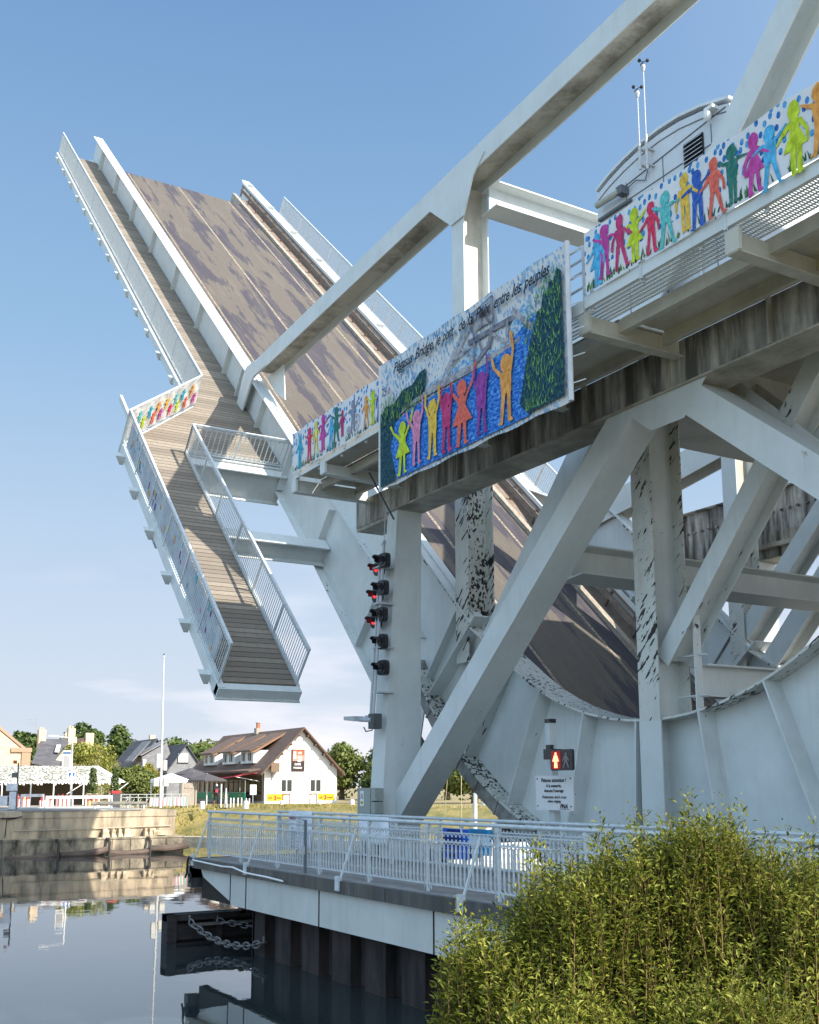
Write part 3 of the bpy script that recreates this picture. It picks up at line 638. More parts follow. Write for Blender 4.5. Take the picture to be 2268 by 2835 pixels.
def cloth(mb, x0, x1, z0, z1, y, amp=.02, nx=40, nz=8, sag=.0):
    b = len(mb.v)
    for j in range(nz+1):
        for i in range(nx+1):
            x = x0+(x1-x0)*i/nx; z = z0+(z1-z0)*j/nz
            e = min(i, nx-i)/nx; mb.v.append((x, y+abs(amp*(math.sin(x*5.1+z*1.3)+.5*math.sin(x*11+z*4)))*.5, z + (0.02*math.sin(x*4.3) if j in (0, nz) else 0) - sag*math.sin(PI*i/nx)))
    for j in range(nz):
        for i in range(nx):
            a = b+j*(nx+1)+i; mb.f.append((a, a+1, a+nx+2, a+nx+1)); mb.m.append(0)
    mod_n = len(mb.v)-b
def grass_tufts(mb, x0, x1, z, y, mi, hmax=.28, dens=14):
    n_ = int((x1-x0)*dens)
    for i in range(n_):
        x = x0 + (x1-x0)*random.random(); h = hmax*(.3+.7*random.random()); l = .12*(random.random()-.5)
        zz = z + .04*random.random(); k = mi[random.randrange(len(mi))]; yy = y - .0005*(i % 9)
        mb.prism([(x-.016, zz), (x+.016, zz), (x+l*.6+.012, zz+h*.6), (x+l, zz+h), (x+l*.4-.01, zz+h*.55)], yy-.001, yy, k)
GRM = [basic('banner_paint_leaf', (.12,.30,.06), (.05,.16,.04), 20, .8), basic('banner_paint_dark_leaf', (.02,.10,.05), (.01,.05,.03), 20, .8)]
def banner(x0, x1, z0, z1, y, figs, label, low):
    r = root('painted_banner', ((x0+x1)/2, y, z0), label, 'banner', 'hand painted banners along the walkway')
    mb = MB(); cloth(mb, x0, x1, z0, z1, y+.004, .006, int((x1-x0)*8)); b = mb.build('cloth', banner_cloth('banner_cloth_%d' % int(-x0*10), low), r)
    sm = b.modifiers.new('thickness', 'SOLIDIFY'); sm.thickness = .004; sm.offset = 1
    mb = MB(); grass_tufts(mb, x0+.05, x1-.05, z0+.02, y-.003, [0,1,1], .22, 22); mb.build('painted_grass', GRM, r)
    mb = MB()
    for i, (x, z, zt, k, dr) in enumerate(figs): fig(mb, x, z, zt-z, pi(k), y-.009-.002*(i % 3), i, None, dr, 1.0 + .15*(i % 2))
    mb.build('painted_figures', PM, r)
    return r
RB = [(-14.03,10.66,11.63,'blue2',1),(-13.84,10.73,11.71,'magenta',0),(-13.4,10.71,11.70,'crimson',0),(-13.05,10.69,11.65,'lime',1),(-12.66,10.65,11.57,'red',0),(-12.28,10.62,11.59,'teal',0),(-11.86,10.70,11.69,'amber',0),(-11.6,10.62,11.60,'navy',0),(-11.2,10.63,11.62,'coral',0),(-10.85,10.68,11.64,'green',0),(-10.43,10.63,11.60,'magenta',1),(-10.09,10.56,11.55,'blue2',0),(-9.65,10.56,11.68,'lime',1),(-9.22,10.66,11.71,'orange',0),(-8.7,10.66,11.7,'cyan',0),(-8.2,10.66,11.7,'purple',1),(-7.7,10.66,11.7,'yellow',0)]
banner(-14.38, -7.2, 10.62, 11.78, 12.28, RB, 'long white banner of dancing coloured children and blue drops, right of the big one', 10.98)
LB = [(-26.55,10.5,11.42,'cyan',0),(-25.96,10.53,11.47,'red',0),(-25.52,10.66,11.54,'yellow',0),(-25.11,10.60,11.60,'magenta',1),(-24.65,10.52,11.36,'blue2',0),(-24.33,10.61,11.56,'green',1),(-24.0,10.68,11.38,'crimson',0),(-23.42,10.62,11.46,'grey',0),(-22.7,10.57,11.35,'orange',0),(-22.38,10.52,11.38,'lime',0),(-22.04,10.54,11.40,'navy',0)]
lbn = banner(-27.06, -21.75, 10.46, 11.62, 12.28, LB, 'narrow white banner of small coloured figures at the left end of the walkway', 10.95)
mb = MB()
for cx, cz, r_ in ((-23.22,10.83,.2),(-23.62,10.72,.1)):
    for k in range(16):
        t0, t1 = 2*PI*k/16, 2*PI*(k+1)/16; mb.beam((cx+r_*math.cos(t0),12.255,cz+r_*math.sin(t0)), (cx+r_*math.cos(t1),12.255,cz+r_*math.sin(t1)), .004, .018, (0,0,1))
    for k in range(4): t0 = PI*k/4; mb.beam((cx+r_*math.cos(t0),12.257,cz+r_*math.sin(t0)), (cx-r_*math.cos(t0),12.257,cz-r_*math.sin(t0)), .003, .01)
mb.build('painted_wheels', PM[pi('grey')], lbn)
# big banner
BX0, BX1, BZ0, BZ1, BY = -21.72, -14.72, 8.68, 11.75, 12.1
bb = root('painted_banner', (-18.2, BY, BZ0), 'big blue painted banner with seven children raising their arms and black lettering', 'banner', 'hand painted banners along the walkway')
def brush(name, a, b_, c, sc=9, st=(1,1,1), lo=.42, hi=.56):
    m, n, bs = newmat(name); bs.inputs['Roughness'].default_value = .75; bs.inputs['Specular IOR Level'].default_value = .2
    n.links.new(ramp(n, noise(n, posn(n, st), sc, 5, .75), [(lo, a), ((lo+hi)/2, b_), (hi, c)]), bs.inputs['Base Color']); return m
mb = MB(); cloth(mb, BX0, BX1, BZ0, BZ1, BY+.03, .02, 60, 24)
m, n, b_ = newmat('big_banner_cloth'); b_.inputs['Roughness'].default_value = .7; b_.inputs['Specular IOR Level'].default_value = .2
v1 = node(n, 'ShaderNodeTexVoronoi', voronoi_dimensions='2D'); v1.inputs['Scale'].default_value = 11; n.links.new(xzv(n, 1.1, .5, .25), v1.inputs['Vector'])
den = noise(n, posn(n), .9, 3)
th = ramp(n, den, [(.36, bw(.18)), (.6, bw(.46))])
msk = math_(n, 'LESS_THAN', v1.outputs['Distance'], th)
bc = ramp(n, noise(n, posn(n), 5, 3), [(.35, (.10,.24,.44)), (.6, (.34,.48,.60))])
n.links.new(mixc(n, msk, (.60,.60,.60), bc), b_.inputs['Base Color'])
o = mb.build('cloth', m, bb); sm = o.modifiers.new('thickness', 'SOLIDIFY'); sm.thickness = .004; sm.offset = 1
mb = MB(); mb.tube([(BX1+.03,BY+.03,BZ0),(BX1+.03,BY+.03,BZ1)], .05, 8); mb.tube([(BX0-.02,BY+.03,BZ0-.02),(BX0-.02,BY+.03,BZ1)], .045, 8)
for z in (9.0,9.5,10,10.5,11,11.5): mb.tube([(BX1,BY+.03,z),(BX1+.25,BY+.2,z+.05)], .012, 5)
build_parts(mb, 'rolled_edge', flat('banner_hem', (.62,.63,.66), .7, .08, 5), bb)
def patch(name, poly, dy, mat): mb = MB(); mb.prism(poly, BY-dy-.002, BY-dy, 0); return mb.build(name, mat, bb)
patch('painted_water', [(-20.95,10.12),(-20.2,10.25),(-18.53,10.24),(-17.4,10.27),(-16.47,10.42),(-15.9,10.66),(-15.5,10.66),(-15.7,9.7),(-15.9,8.76),(-20.9,8.76),(-21.2,9.57),(-21.1,10.0)], .004, brush('paint_water', (.01,.05,.26), (.02,.15,.55), (.16,.40,.75), 11, (.8,1,1.7), .38, .62))
patch('painted_far_water', [(-19.7,10.55),(-18.2,10.6),(-17.9,10.85),(-17.0,10.45),(-16.6,10.5),(-16.3,10.9),(-15.9,11.1),(-15.6,10.66),(-16.4,10.42),(-18.5,10.3),(-19.6,10.4)], .0026, brush('paint_pale_water', (.05,.20,.45), (.25,.42,.58), (.55,.60,.62), 9, (1,1,1.4), .38, .6))
GREYB = brush('paint_grey', (.20,.20,.24), (.30,.30,.33), (.40,.40,.42), 8)
GREYD = brush('paint_dark_grey', (.13,.13,.18), (.17,.17,.21), (.24,.24,.28), 8)
patch('painted_bank', [(-20.95,10.2),(-20.4,10.3),(-19.7,10.32),(-18.58,10.3),(-17.46,10.27),(-16.18,10.34),(-16.1,10.42),(-17.37,10.42),(-18.77,10.5),(-19.8,10.5),(-20.57,10.44)], .0075, GREYB)
def bline(mb, a, c, w_, mi, y):
    d = (Vector(c)-Vector(a)).normalized(); nn = Vector((-d.y, d.x))*w_/2; a = Vector(a); c = Vector(c)
    mb.prism([tuple(a-nn), tuple(c-nn), tuple(c+nn), tuple(a+nn)], y-.0015, y, mi)
mb = MB(); yy = BY-.008
for i, (a, c, w_, k) in enumerate((((-17.95,10.94),(-16.2,10.9),.12,1),((-16.35,11.05),(-15.73,10.45),.13,0),((-17.7,11.42),(-18.77,10.45),.07,0),((-17.95,11.42),(-19.0,10.45),.05,0),((-18.27,10.99),(-17.72,10.52),.07,0),((-17.69,10.87),(-17.7,10.44),.07,1),((-16.53,10.9),(-16.54,10.46),.08,0),((-17.09,10.86),(-16.58,10.45),.07,0),((-17.53,10.85),(-17.36,10.5),.06,1),((-17.05,10.9),(-17.2,10.58),.12,1),((-17.2,10.6),(-17.6,10.42),.12,1),((-17.75,11.46),(-17.7,10.95),.05,1),((-17.0,11.6),(-17.0,10.95),.05,1),((-17.4,11.5),(-17.4,11.0),.03,1),((-17.75,11.5),(-17.0,11.62),.05,1),((-18.5,10.75),(-17.8,10.8),.05,0),((-17.35,11.4),(-17.1,11.05),.04,1))):
    bline(mb, a, c, w_, k, yy-.0016*i)
mb.prism([(-17.68,11.1),(-17.05,11.1),(-17.05,11.5),(-17.65,11.42)], BY-.0072, BY-.006, 0)
mb.build('painted_bridge', [GREYB, GREYD], bb)
BUSH = brush('paint_bush', (.004,.02,.05), (.012,.06,.09), (.06,.17,.12), 13, (1.6,1,.8), .40, .64)
patch('painted_bush', [(-15.8,10.1),(-15.72,10.32),(-15.6,10.42),(-15.56,10.7),(-15.42,10.72),(-15.36,10.98),(-15.22,10.95),(-15.16,11.2),(-15.02,11.1),(-14.93,11.34),(-14.8,11.2),(-14.8,8.82),(-15.9,8.8),(-16.15,9.05),(-15.95,9.7)], .034, BUSH)
patch('painted_bush', [(-21.66,10.5),(-21.4,10.62),(-21.0,10.6),(-20.6,10.8),(-20.2,10.78),(-19.9,10.95),(-19.62,10.98),(-19.64,10.45),(-20.5,10.38),(-20.95,10.15),(-21.18,9.6),(-20.95,8.74),(-21.66,8.74)], .0095, BUSH)
mb = MB()
for _ in range(560):
    if random.random() < .62: x = random.uniform(-15.95,-14.85); z = random.uniform(8.9,11.3) - max(0, (-15.2-x))*.8; z = max(z, 8.85) + random.choice((0, 0, 0, .12))
    else: x = random.uniform(-21.6,-19.7); z = random.uniform(10.15,10.75)
    h = random.uniform(.06,.2); l = random.uniform(-.08,.08); y = BY-.037-random.random()*.004
    mb.prism([(x-.014,z),(x+.014,z),(x+l,z+h)], y-.001, y, random.randrange(3))
mb.build('painted_reeds', GRM + [basic('banner_paint_bright_leaf', (.25,.42,.12), (.12,.3,.08), 20, .8)], bb)
mb = MB(); OUT = PK.index('pink')
BF = [('lime',-20.61,8.8,10.01,((-21.11,10.04),(-20.13,10.2)),1),('pink',-19.98,8.87,10.08,((-20.38,10.15),(-19.7,10.35)),0),('amber',-19.32,8.85,10.14,((-19.57,10.33),(-19.03,10.36)),0),('crimson',-18.75,8.81,10.1,((-18.86,10.3),(-18.56,10.28)),0),('coral',-18.16,8.8,10.2,((-18.54,10.26),(-17.62,10.42)),1),('purple',-17.43,8.83,10.12,((-17.62,10.3),(-17.22,10.45)),0),('orange',-16.6,8.83,10.2,((-17.04,10.28),(-16.38,10.62)),0)]
for i, (k, x, z, zt, arms, dr) in enumerate(BF): fig(mb, x, z, (zt-z)*1.0, pi(k), BY-.042-.008*(i%2), i*3+1, arms, bool(dr), 1.35)
mb.build('painted_figures', PM, bb)
def text(body, size, mat, parent, origin, xdir, zdir=(0,0,1), shear=0, name='lettering', ext=.002, align='LEFT', sx=1.0, off=0.0, space=1.0):
    cu_ = bpy.data.curves.new(name, 'FONT'); cu_.body = body; cu_.size = size; cu_.shear = shear; cu_.extrude = ext; cu_.align_x = align; cu_.offset = off; cu_.space_character = space
    t = bpy.data.objects.new(name, cu_); C.objects.link(t)
    bpy.context.view_layer.update(); dg = bpy.context.evaluated_depsgraph_get()
    me = bpy.data.meshes.new_from_object(t.evaluated_get(dg)); bpy.data.objects.remove(t); bpy.data.curves.remove(cu_)
    X_ = Vector(xdir).normalized(); Z_ = Vector(zdir).normalized(); N_ = X_.cross(Z_); o3 = Vector(origin)
    org = ORG[parent.name] if parent is not None else Vector((0,0,0))
    for v in me.vertices: c_ = v.co; v.co = o3 + X_*c_.x*sx + Z_*c_.y + N_*c_.z - org
    me.materials.clear(); me.materials.append(mat)
    o = bpy.data.objects.new(name, me); C.objects.link(o)
    if parent is not None: o.parent = parent
    ORG[o.name] = org
    return o
INK = flat('black_ink', (.015,.015,.018), .6)
XA = (1, 0, -.006)
for wd_, x, wlen in (('Pégasus', -20.98, .88), ('Bridge,', -20.02, .80), ('le', -19.14, .20), ('pont', -18.83, .46), ('de', -18.24, .24), ('la', -17.9, .2), ('Paix', -17.6, .55), ('entre', -16.94, .52), ('les', -16.32, .32), ('peuples', -15.9, .82)):
    o = text(wd_, .35, INK, bb, (x, BY-.055, 11.29), XA, shear=.45, off=.004)
    xs = [v.co.x for v in o.data.vertices]; k = wlen/(max(xs)-min(xs)); x_m = min(xs)
    for v in o.data.vertices: v.co.x = x_m + (v.co.x-x_m)*k
text('75', .3, flat('navy_ink', (.03,.03,.14)), bb, (-21.52, BY-.056, 10.88), XA, sx=.75, name='number')
text('e', .24, flat('red_ink', (.6,.1,.05)), bb, (-21.23, BY-.056, 10.88), XA, sx=.8, name='number')
# banner on the leaf's railing corner
fb = root('painted_banner', P(39.7, ND, 12.2), 'crumpled white banner with small painted figures tied across the leaf railing', 'banner', 'hand painted banners along the walkway')
mb = MB(); A = Vector(P(37.5,ND,10.55)); B = Vector(P(42.0,ND,14.3)); up = Vector(P(0,1,0)); outn = (B-A).cross(up).normalized()
if outn.x < 0: outn = -outn
def onb(u, v, o_=.05): return A + (B-A)*u + up*(.15+1.15*v) + outn*o_
b0 = 0; NX, NZ = 30, 6
for j in range(NZ+1):
    for i in range(NX+1): mb.v.append(tuple(onb(i/NX, j/NZ, .05+.02*math.sin(i*1.3+j))))
for j in range(NZ):
    for i in range(NX): a = j*(NX+1)+i; mb.f.append((a,a+1,a+NX+2,a+NX+1)); mb.m.append(0)
o = mb.build('cloth', basic('crumpled_banner_cloth', (.68,.67,.64), (.42,.40,.38), 3.5, .7, .8), fb); sm = o.modifiers.new('thickness', 'SOLIDIFY'); sm.thickness = .004
mb = MB()
for i in range(15):
    u = .08+.06*i + .01*math.sin(i*5); v = .2 + (.35 if i % 2 else .1) + .12*math.sin(i*3.1); k = [pi(x) for x in ('red','orange','lime','amber','coral','teal','magenta','cyan')][i*5 % 8]
    s_ = .04
    for du, dv, a_, b2 in ((0,.22,.013,.06),(0,.07,.016,.1),(-.012,-.07,.007,.09),(.012,-.07,.007,.09),(-.022,.12,.016,.025),(.022,.14,.016,.025)):
        c = (u+du, v+dv); q = [onb(c[0]-a_,c[1]-b2,.085), onb(c[0]+a_,c[1]-b2,.085), onb(c[0]+a_*.8,c[1]+b2,.085), onb(c[0]-a_*.8,c[1]+b2,.085)]
        q2 = [p + outn*.003 for p in q]; mb.hexa(q+q2, k)
mb.build('painted_figures', PM, fb)
# ------------------------------------------------------------------ ramp side posters faintly seen through the rail
mb = MB()
for i in range(38):
    s = 24.5 + 11.8*random.random(); h = random.uniform(.2,.95); k = random.choice(['cyan','pink','purple','lime','orange','teal','blue2','grey'])
    e = random.uniform(.1,.28); mb.hexa([P(s,ND+h,10.53),P(s+.05,ND+h,10.53),P(s+.05,ND+h,10.54),P(s,ND+h,10.54),P(s+.03,ND+h+e,10.53),P(s+.09,ND+h+e,10.53),P(s+.09,ND+h+e,10.54),P(s+.03,ND+h+e,10.54)], pi(k))
q = MB(); lbox(q, 24.2, 36.9, ND+.15, ND+1.1, 10.545, 10.55)
fb2 = root('painted_banner', P(30, ND, 10.55), 'long banner tied inside the outer railing of the raised ramp', 'banner', 'hand painted banners along the walkway')
q.build('cloth', basic('grey_banner_cloth', (.42,.45,.48), (.25,.29,.33), 2.2, .8), fb2); mb.build('painted_figures', PM, fb2)
# ------------------------------------------------------------------ signals on the column
LENS = emis('red_lens_lit', (1,.04,.05), 1.1, (.5,.02,.03)); LENSO = flat('dark_lens', (.09,.10,.12), .3)
GALV = flat('galvanised', (.46,.49,.52), .45, .06)
sm_ = root('signal_mast', (-25.55, 14.2, 3.6), 'grey twin pole of black river signals with three red lamps on the column', 'signal mast')
mb = MB(); mb.tube([(-25.62,14.08,3.7),(-25.42,14.3,8.35)], .045, 8); mb.tube([(-25.8,14.1,3.7),(-25.62,14.3,8.1)], .04, 8)
mb.tube([(-25.42,14.3,8.3),(-25.4,14.35,9.9)], .012, 5); mb.tube([(-25.5,14.3,8.35),(-25.35,14.28,8.42)], .05, 8)
mb.box(-26.0,-25.55,14.02,14.2,3.62,3.72)
for z in (4.3,5.5,6.7,7.7): mb.box(-25.75,-25.4,14.12,14.6,z,z+.04)
mb.build('pole', GALV, sm_)
def head(x, y, z, lit, s=.41):
    # the heads look up the canal; faces turned halfway towards the bank
    ax = Vector((.12,-.99,0)).normalized(); sx = Vector((.99,.12,0)); up = Vector((0,0,1)); c = Vector((x,y,z))
    mb = MB()
    def pt(a, b, k): return c + sx*a + up*b + ax*k
    h = s/2
    for (k0, k1, sc) in ((-.12,.0,1),(.0,.03,.9)):
        q0 = [pt(h*sc*math.copysign(abs(math.cos(t))**.5, math.cos(t)), h*sc*math.copysign(abs(math.sin(t))**.5, math.sin(t)), k0) for t in [2*PI*i/16 for i in range(16)]]
        q1 = [p + ax*(k1-k0) for p in q0]; b = len(mb.v); mb.v += [tuple(p) for p in q0+q1]
        for i in range(16): mb.f.append((b+i, b+(i+1)%16, b+16+(i+1)%16, b+16+i)); mb.m.append(0)
        mb.f.append(tuple(b+16+i for i in range(16))); mb.m.append(0); mb.f.append(tuple(b+i for i in range(15,-1,-1))); mb.m.append(0)
    hb = mb.build('signal_head', BLACK, sm_)
    mb = MB(); r = s*.3; n = 12
    q0 = []; q1 = []
    for i in range(n+1):
        t = -.15*PI + 1.3*PI*i/n; L = .26 if 2 < i < n-2 else .17
        q0.append(pt(r*math.cos(t), r*math.sin(t), .03)); q1.append(pt(r*math.cos(t), r*math.sin(t), .03+L))
    b = len(mb.v); mb.v += [tuple(p) for p in q0+q1]
    for i in range(n): mb.f.append((b+i, b+i+1, b+n+2+i, b+n+1+i)); mb.m.append(0)
    o = mb.build('visor', BLACK, hb); sd2 = o.modifiers.new('thickness', 'SOLIDIFY'); sd2.thickness = .01
    mb = MB(); q = [pt(r*.85*math.cos(2*PI*i/14), r*.85*math.sin(2*PI*i/14), .04) for i in range(14)]; q2 = [p+ax*.012 for p in q]
    b = 0; mb.v += [tuple(p) for p in q+q2]; mb.f.append(tuple(range(14,28))); mb.m.append(0)
    for i in range(14): mb.f.append((i,(i+1)%14,14+(i+1)%14,14+i)); mb.m.append(0)
    mb.build('lens', LENS if lit else LENSO, hb)
for x, z in ((-25.32,7.88),(-25.4,7.14),(-25.46,6.42),(-25.44,5.68),(-25.38,4.97)): head(x, 14.2, z, False)
for x, z in ((-25.78,7.74),(-25.86,7.02),(-25.93,6.30)): head(x, 14.3, z, True, .38)
fl = root('floodlight', (-25.6, 14.0, 3.5), 'small grey floodlight on a bracket below the river signals', 'floodlight')
mb = MB(); mb.hexa([(-26.6,13.7,3.62),(-26.0,13.7,3.56),(-26.0,14.0,3.56),(-26.6,14.0,3.62),(-26.6,13.7,3.72),(-26.0,13.7,3.7),(-26.0,14.0,3.7),(-26.6,14.0,3.72)]); mb.tube([(-26.1,13.9,3.62),(-25.6,14.0,3.58)], .06, 8); mb.build('lamp_head', GALV, fl)
mb = MB(); mb.box(-25.75,-25.45,14.0,14.25,3.35,3.75); mb.tube([(-25.9,13.95,3.4),(-25.7,13.9,3.28),(-25.45,13.95,3.3),(-25.42,14.0,3.55)], .018, 5); mb.build('bracket', flat('dark_bracket', (.10,.11,.11)), fl)
eb = root('electrical_cabinet', (-25.75, 14.1, .9), 'grey metal electrical cabinet with warning triangle at the foot of the column', 'electrical cabinet')
CABG = flat('cabinet_grey', (.30,.33,.31), .5, .05)
mb = MB(); mb.box(-26.25,-25.55,13.95,14.2,1.12,1.8); mb.box(-25.5,-25.27,13.95,14.2,1.14,1.44); mb.box(-25.5,-25.27,13.95,14.2,1.47,1.79); mb.box(-25.55,-25.5,14.0,14.2,1.12,1.8)
mb.build('housing', CABG, eb)
mb = MB(); mb.box(-26.15,-25.6,14.0,14.24,-.02,1.12); mb.build('plinth', flat('dark_plinth', (.10,.11,.12)), eb)
mb = MB(); mb.box(-26.08,-25.9,13.942,13.95,1.33,1.72, 0); mb.prism([(-26.065,1.53),(-25.915,1.53),(-25.99,1.68)], 13.938, 13.941, 1); mb.prism([(-26.035,1.545),(-25.945,1.545),(-25.99,1.64)], 13.934, 13.937, 0)
mb.prism([(-26.0,1.63),(-25.975,1.59),(-25.99,1.59),(-25.98,1.55),(-26.005,1.6),(-25.992,1.6)], 13.93, 13.933, 1); mb.box(-26.05,-25.93,13.938,13.941,1.38,1.46, 2); mb.box(-26.04,-25.94,13.934,13.937,1.41,1.43, 1)
mb.build('warning_label', [WHITE, INK, flat('yellow_label', (.7,.6,.1))], eb)
# ------------------------------------------------------------------ pedestrian signal + notice
ps = root('pedestrian_signal', (-17.3, 13.6, 0), 'pedestrian light showing a red standing man on a pale post before the quadrant', 'pedestrian light')
PX, PY = -17.32, 13.6
mb = MB(); mb.hexa([(PX-.1,PY-.05,0),(PX+.1,PY-.05,0),(PX+.1,PY+.1,0),(PX-.1,PY+.1,0),(PX-.2,PY-.05,3.08),(PX-.06,PY-.05,3.08),(PX-.06,PY+.1,3.08),(PX-.2,PY+.1,3.08)]); mb.build('post', steel('post_paint', (.50,.53,.54), .2, .55), ps)
mb = MB(); mb.box(PX-.21,PX-.05,PY-.06,PY+.11,3.08,3.16); mb.box(PX-.08,PX+.06,PY-.14,PY-.05,2.36,2.64); mb.build('cap', BLACK, ps)
mb = MB(); hx, hz = PX+.62, 2.33
mb.box(hx-.6,hx-.3,PY-.28,PY-.05,hz+.02,hz+.22); mb.prism([(hx-.33,hz-.17),(hx-.3,hz-.2),(hx+.3,hz-.2),(hx+.33,hz-.17),(hx+.33,hz+.17),(hx+.3,hz+.2),(hx-.3,hz+.2),(hx-.33,hz+.17)], PY-.32, PY-.26); hd = mb.build('signal_head', BLACK, ps)
mb = MB(); mb.box(hx-.29,hx-.01,PY-.328,PY-.321,hz-.17,hz+.17); mb.build('red_field', emis('red_glow', (1,.01,.01), .12, (.06,.0,.0)), hd)
mb = MB()
def man(mb, x, z, h, y, mi, walk):
    q = lambda p, k: mb.prism([(x+a*h*1.35, z+b*h) for a, b in p], y-.003-.0008*k, y-.0008*k, mi)
    q([(.075*math.cos(2*PI*i/10), .9+.085*math.sin(2*PI*i/10)) for i in range(10)], 0)
    q([(-.11,.8),(-.1,.42),(.1,.42),(.11,.8)], 1)
    if walk:
        q([(-.09,.45),(-.25,.0),(-.15,.0),(.02,.44)],2); q([(-.02,.45),(.16,.0),(.26,.02),(.1,.45)],3); q([(-.11,.78),(-.27,.45),(-.2,.42),(-.06,.66)],4); q([(.11,.78),(.27,.5),(.22,.42),(.06,.64)],5)
    else:
        q([(-.1,.45),(-.11,.0),(-.02,.0),(-.0,.45)],2); q([(.0,.45),(.03,.0),(.13,.0),(.1,.45)],3); q([(-.11,.79),(-.24,.42),(-.14,.40),(-.08,.62)],4); q([(.11,.79),(.24,.42),(.14,.4),(.08,.62)],5)
man(mb, hx-.15, hz-.15, .3, PY-.332, 0, False); mb.build('standing_man', emis('lit_red_man', (1,.16,.07), 4.5, (.8,.2,.1)), hd)
mb = MB(); man(mb, hx+.15, hz-.15, .29, PY-.325, 0, True); mb.build('walking_man', flat('unlit_man', (.22,.19,.19)), hd)
ns = root('notice_sign', (PX-.15, PY-.12, 1.38), 'white square notice with black French and English warning for pedestrians', 'notice sign')
nx0, nx1, nz0, nz1, ny = -17.78, -16.62, 1.37, 2.04, PY-.12
mb = MB(); mb.box(nx0, nx1, ny, ny+.03, nz0, nz1); mb.build('plate', flat('notice_white', (.62,.62,.62), .5, .03), ns)
mb = MB()
for x, z in ((nx0+.06,nz1-.06),(nx1-.06,nz1-.06),(nx0+.06,nz0+.08),(nx1-.06,nz0+.08)): mb.tube([(x,ny,z),(x,ny-.012,z)], .014, 8)
build_parts(mb, 'screw', INK, ns, .001); nc = (nx0+nx1)/2
for t_, z, s_, sh, of in (('Piétons attention !', 1.915, .105, 0, .001), ('A la sonnerie,', 1.815, .085, 0, .001), ("évacuez l'ouvrage", 1.72, .085, 0, .001), ("Pedestrians don't cross", 1.6, .08, .25, 0), ('when ringing', 1.52, .08, .25, 0)):
    text(t_, s_, INK, ns, (nc, ny-.006, z), (1,0,0), shear=sh, align='CENTER', off=of)
text('PNA', .12, INK, ns, (nx1-.4, ny-.006, 1.41), (1,0,0), shear=.3, off=.002)
mb = MB(); mb.box(nx1-.42, nx1-.1, ny-.005, ny-.001, 1.392, 1.398); mb.build('underline', INK, ns)
# ------------------------------------------------------------------ quay
CONC = steel('stained_concrete', (.085,.087,.092), .4, 0, .7, (.03,.03,.033))
QTOP = basic('quay_paving', (.30,.285,.27), (.21,.20,.19), 3, .9, .3)
q = MB(); q.box(-28.2, 30, 10.2, 14.2, -.19, 0, 0); q.box(-28.2,-26.4, 14.2, 18, -.19, 0, 0)
quay = setp(q.build('quay_platform', QTOP), kind='structure')
q = MB(); q.box(-28.22, 30, 10.08, 10.2, -.24, .012, 0); q.box(-28.34,-28.2, 10.08, 18, -.5, .012, 0); q.box(-28.5,-28.2,10.08,10.6,-.75,-.2,0)
for x in (-24.3,-17.9,-11): q.box(x, x+.02, 10.06, 10.08, -.22, .0)
setp(q.build('quay_kerb', CONC), kind='structure')
q = MB()
EDG = (-27.9,-25.75,-24.76,-20.85,-16.4,-11,-5,2,9,16)
q.prism([(-27.9,-.24),(-25.75,-.24),(-25.75,-.92),(-27.7,-.45)], 10.22, 10.3, 0)
for a, b in zip(EDG[1:-1], EDG[2:]): q.box(a+.02, b-.02, 10.2, 10.28, -.98, -.24, 0)
for a in EDG[1:]: q.box(a-.02, a+.02, 10.19, 10.28, -.98, -.24, 1)
q.box(-28.0, 16, 10.3, 10.5, -1.0, -.24, 1)
setp(q.build('quay_edge_panels', [steel('edge_panel_paint', (.60,.61,.58), .06), flat('panel_joint', (.035,.03,.025), .8)]), kind='structure')
q = MB()
x = -25.3; k = 0
while x < 8:
    y0 = 10.62 if k % 2 == 0 else 10.86
    q.hexa([(x,y0,-2.9),(x+.62,y0,-2.9),(x+.62,y0+.1,-2.9),(x,y0+.1,-2.9),(x,y0,-.9),(x+.62,y0,-.9),(x+.62,y0+.1,-.9),(x,y0+.1,-.9)])
    xx = x+.62; q.hexa([(xx,10.62,-2.9),(xx+.1,10.62,-2.9),(xx+.1,10.96,-2.9),(xx,10.96,-2.9),(xx,10.62,-.9),(xx+.1,10.62,-.9),(xx+.1,10.96,-.9),(xx,10.96,-.9)])
    x += .72; k += 1
q.box(-25.35,-25.2,10.62,14,-2.9,-.9); q.box(-25.2, 8, 10.95, 14, -2.9, -.3)
setp(q.build('sheet_pile_wall', basic('sheet_pile_rust', (.042,.029,.027), (.009,.008,.008), 2.2, .85, .5, (2,2,.5))), kind='structure')
q = MB(); q.box(-21, 30, 14.2, 31, -3, -.75); q.box(-24, -21, 14.2, 31, -3, -1.2)
setp(q.build('abutment', basic('abutment_concrete', (.16,.155,.15), (.08,.08,.08), 1.5, .9, .3)), kind='structure')
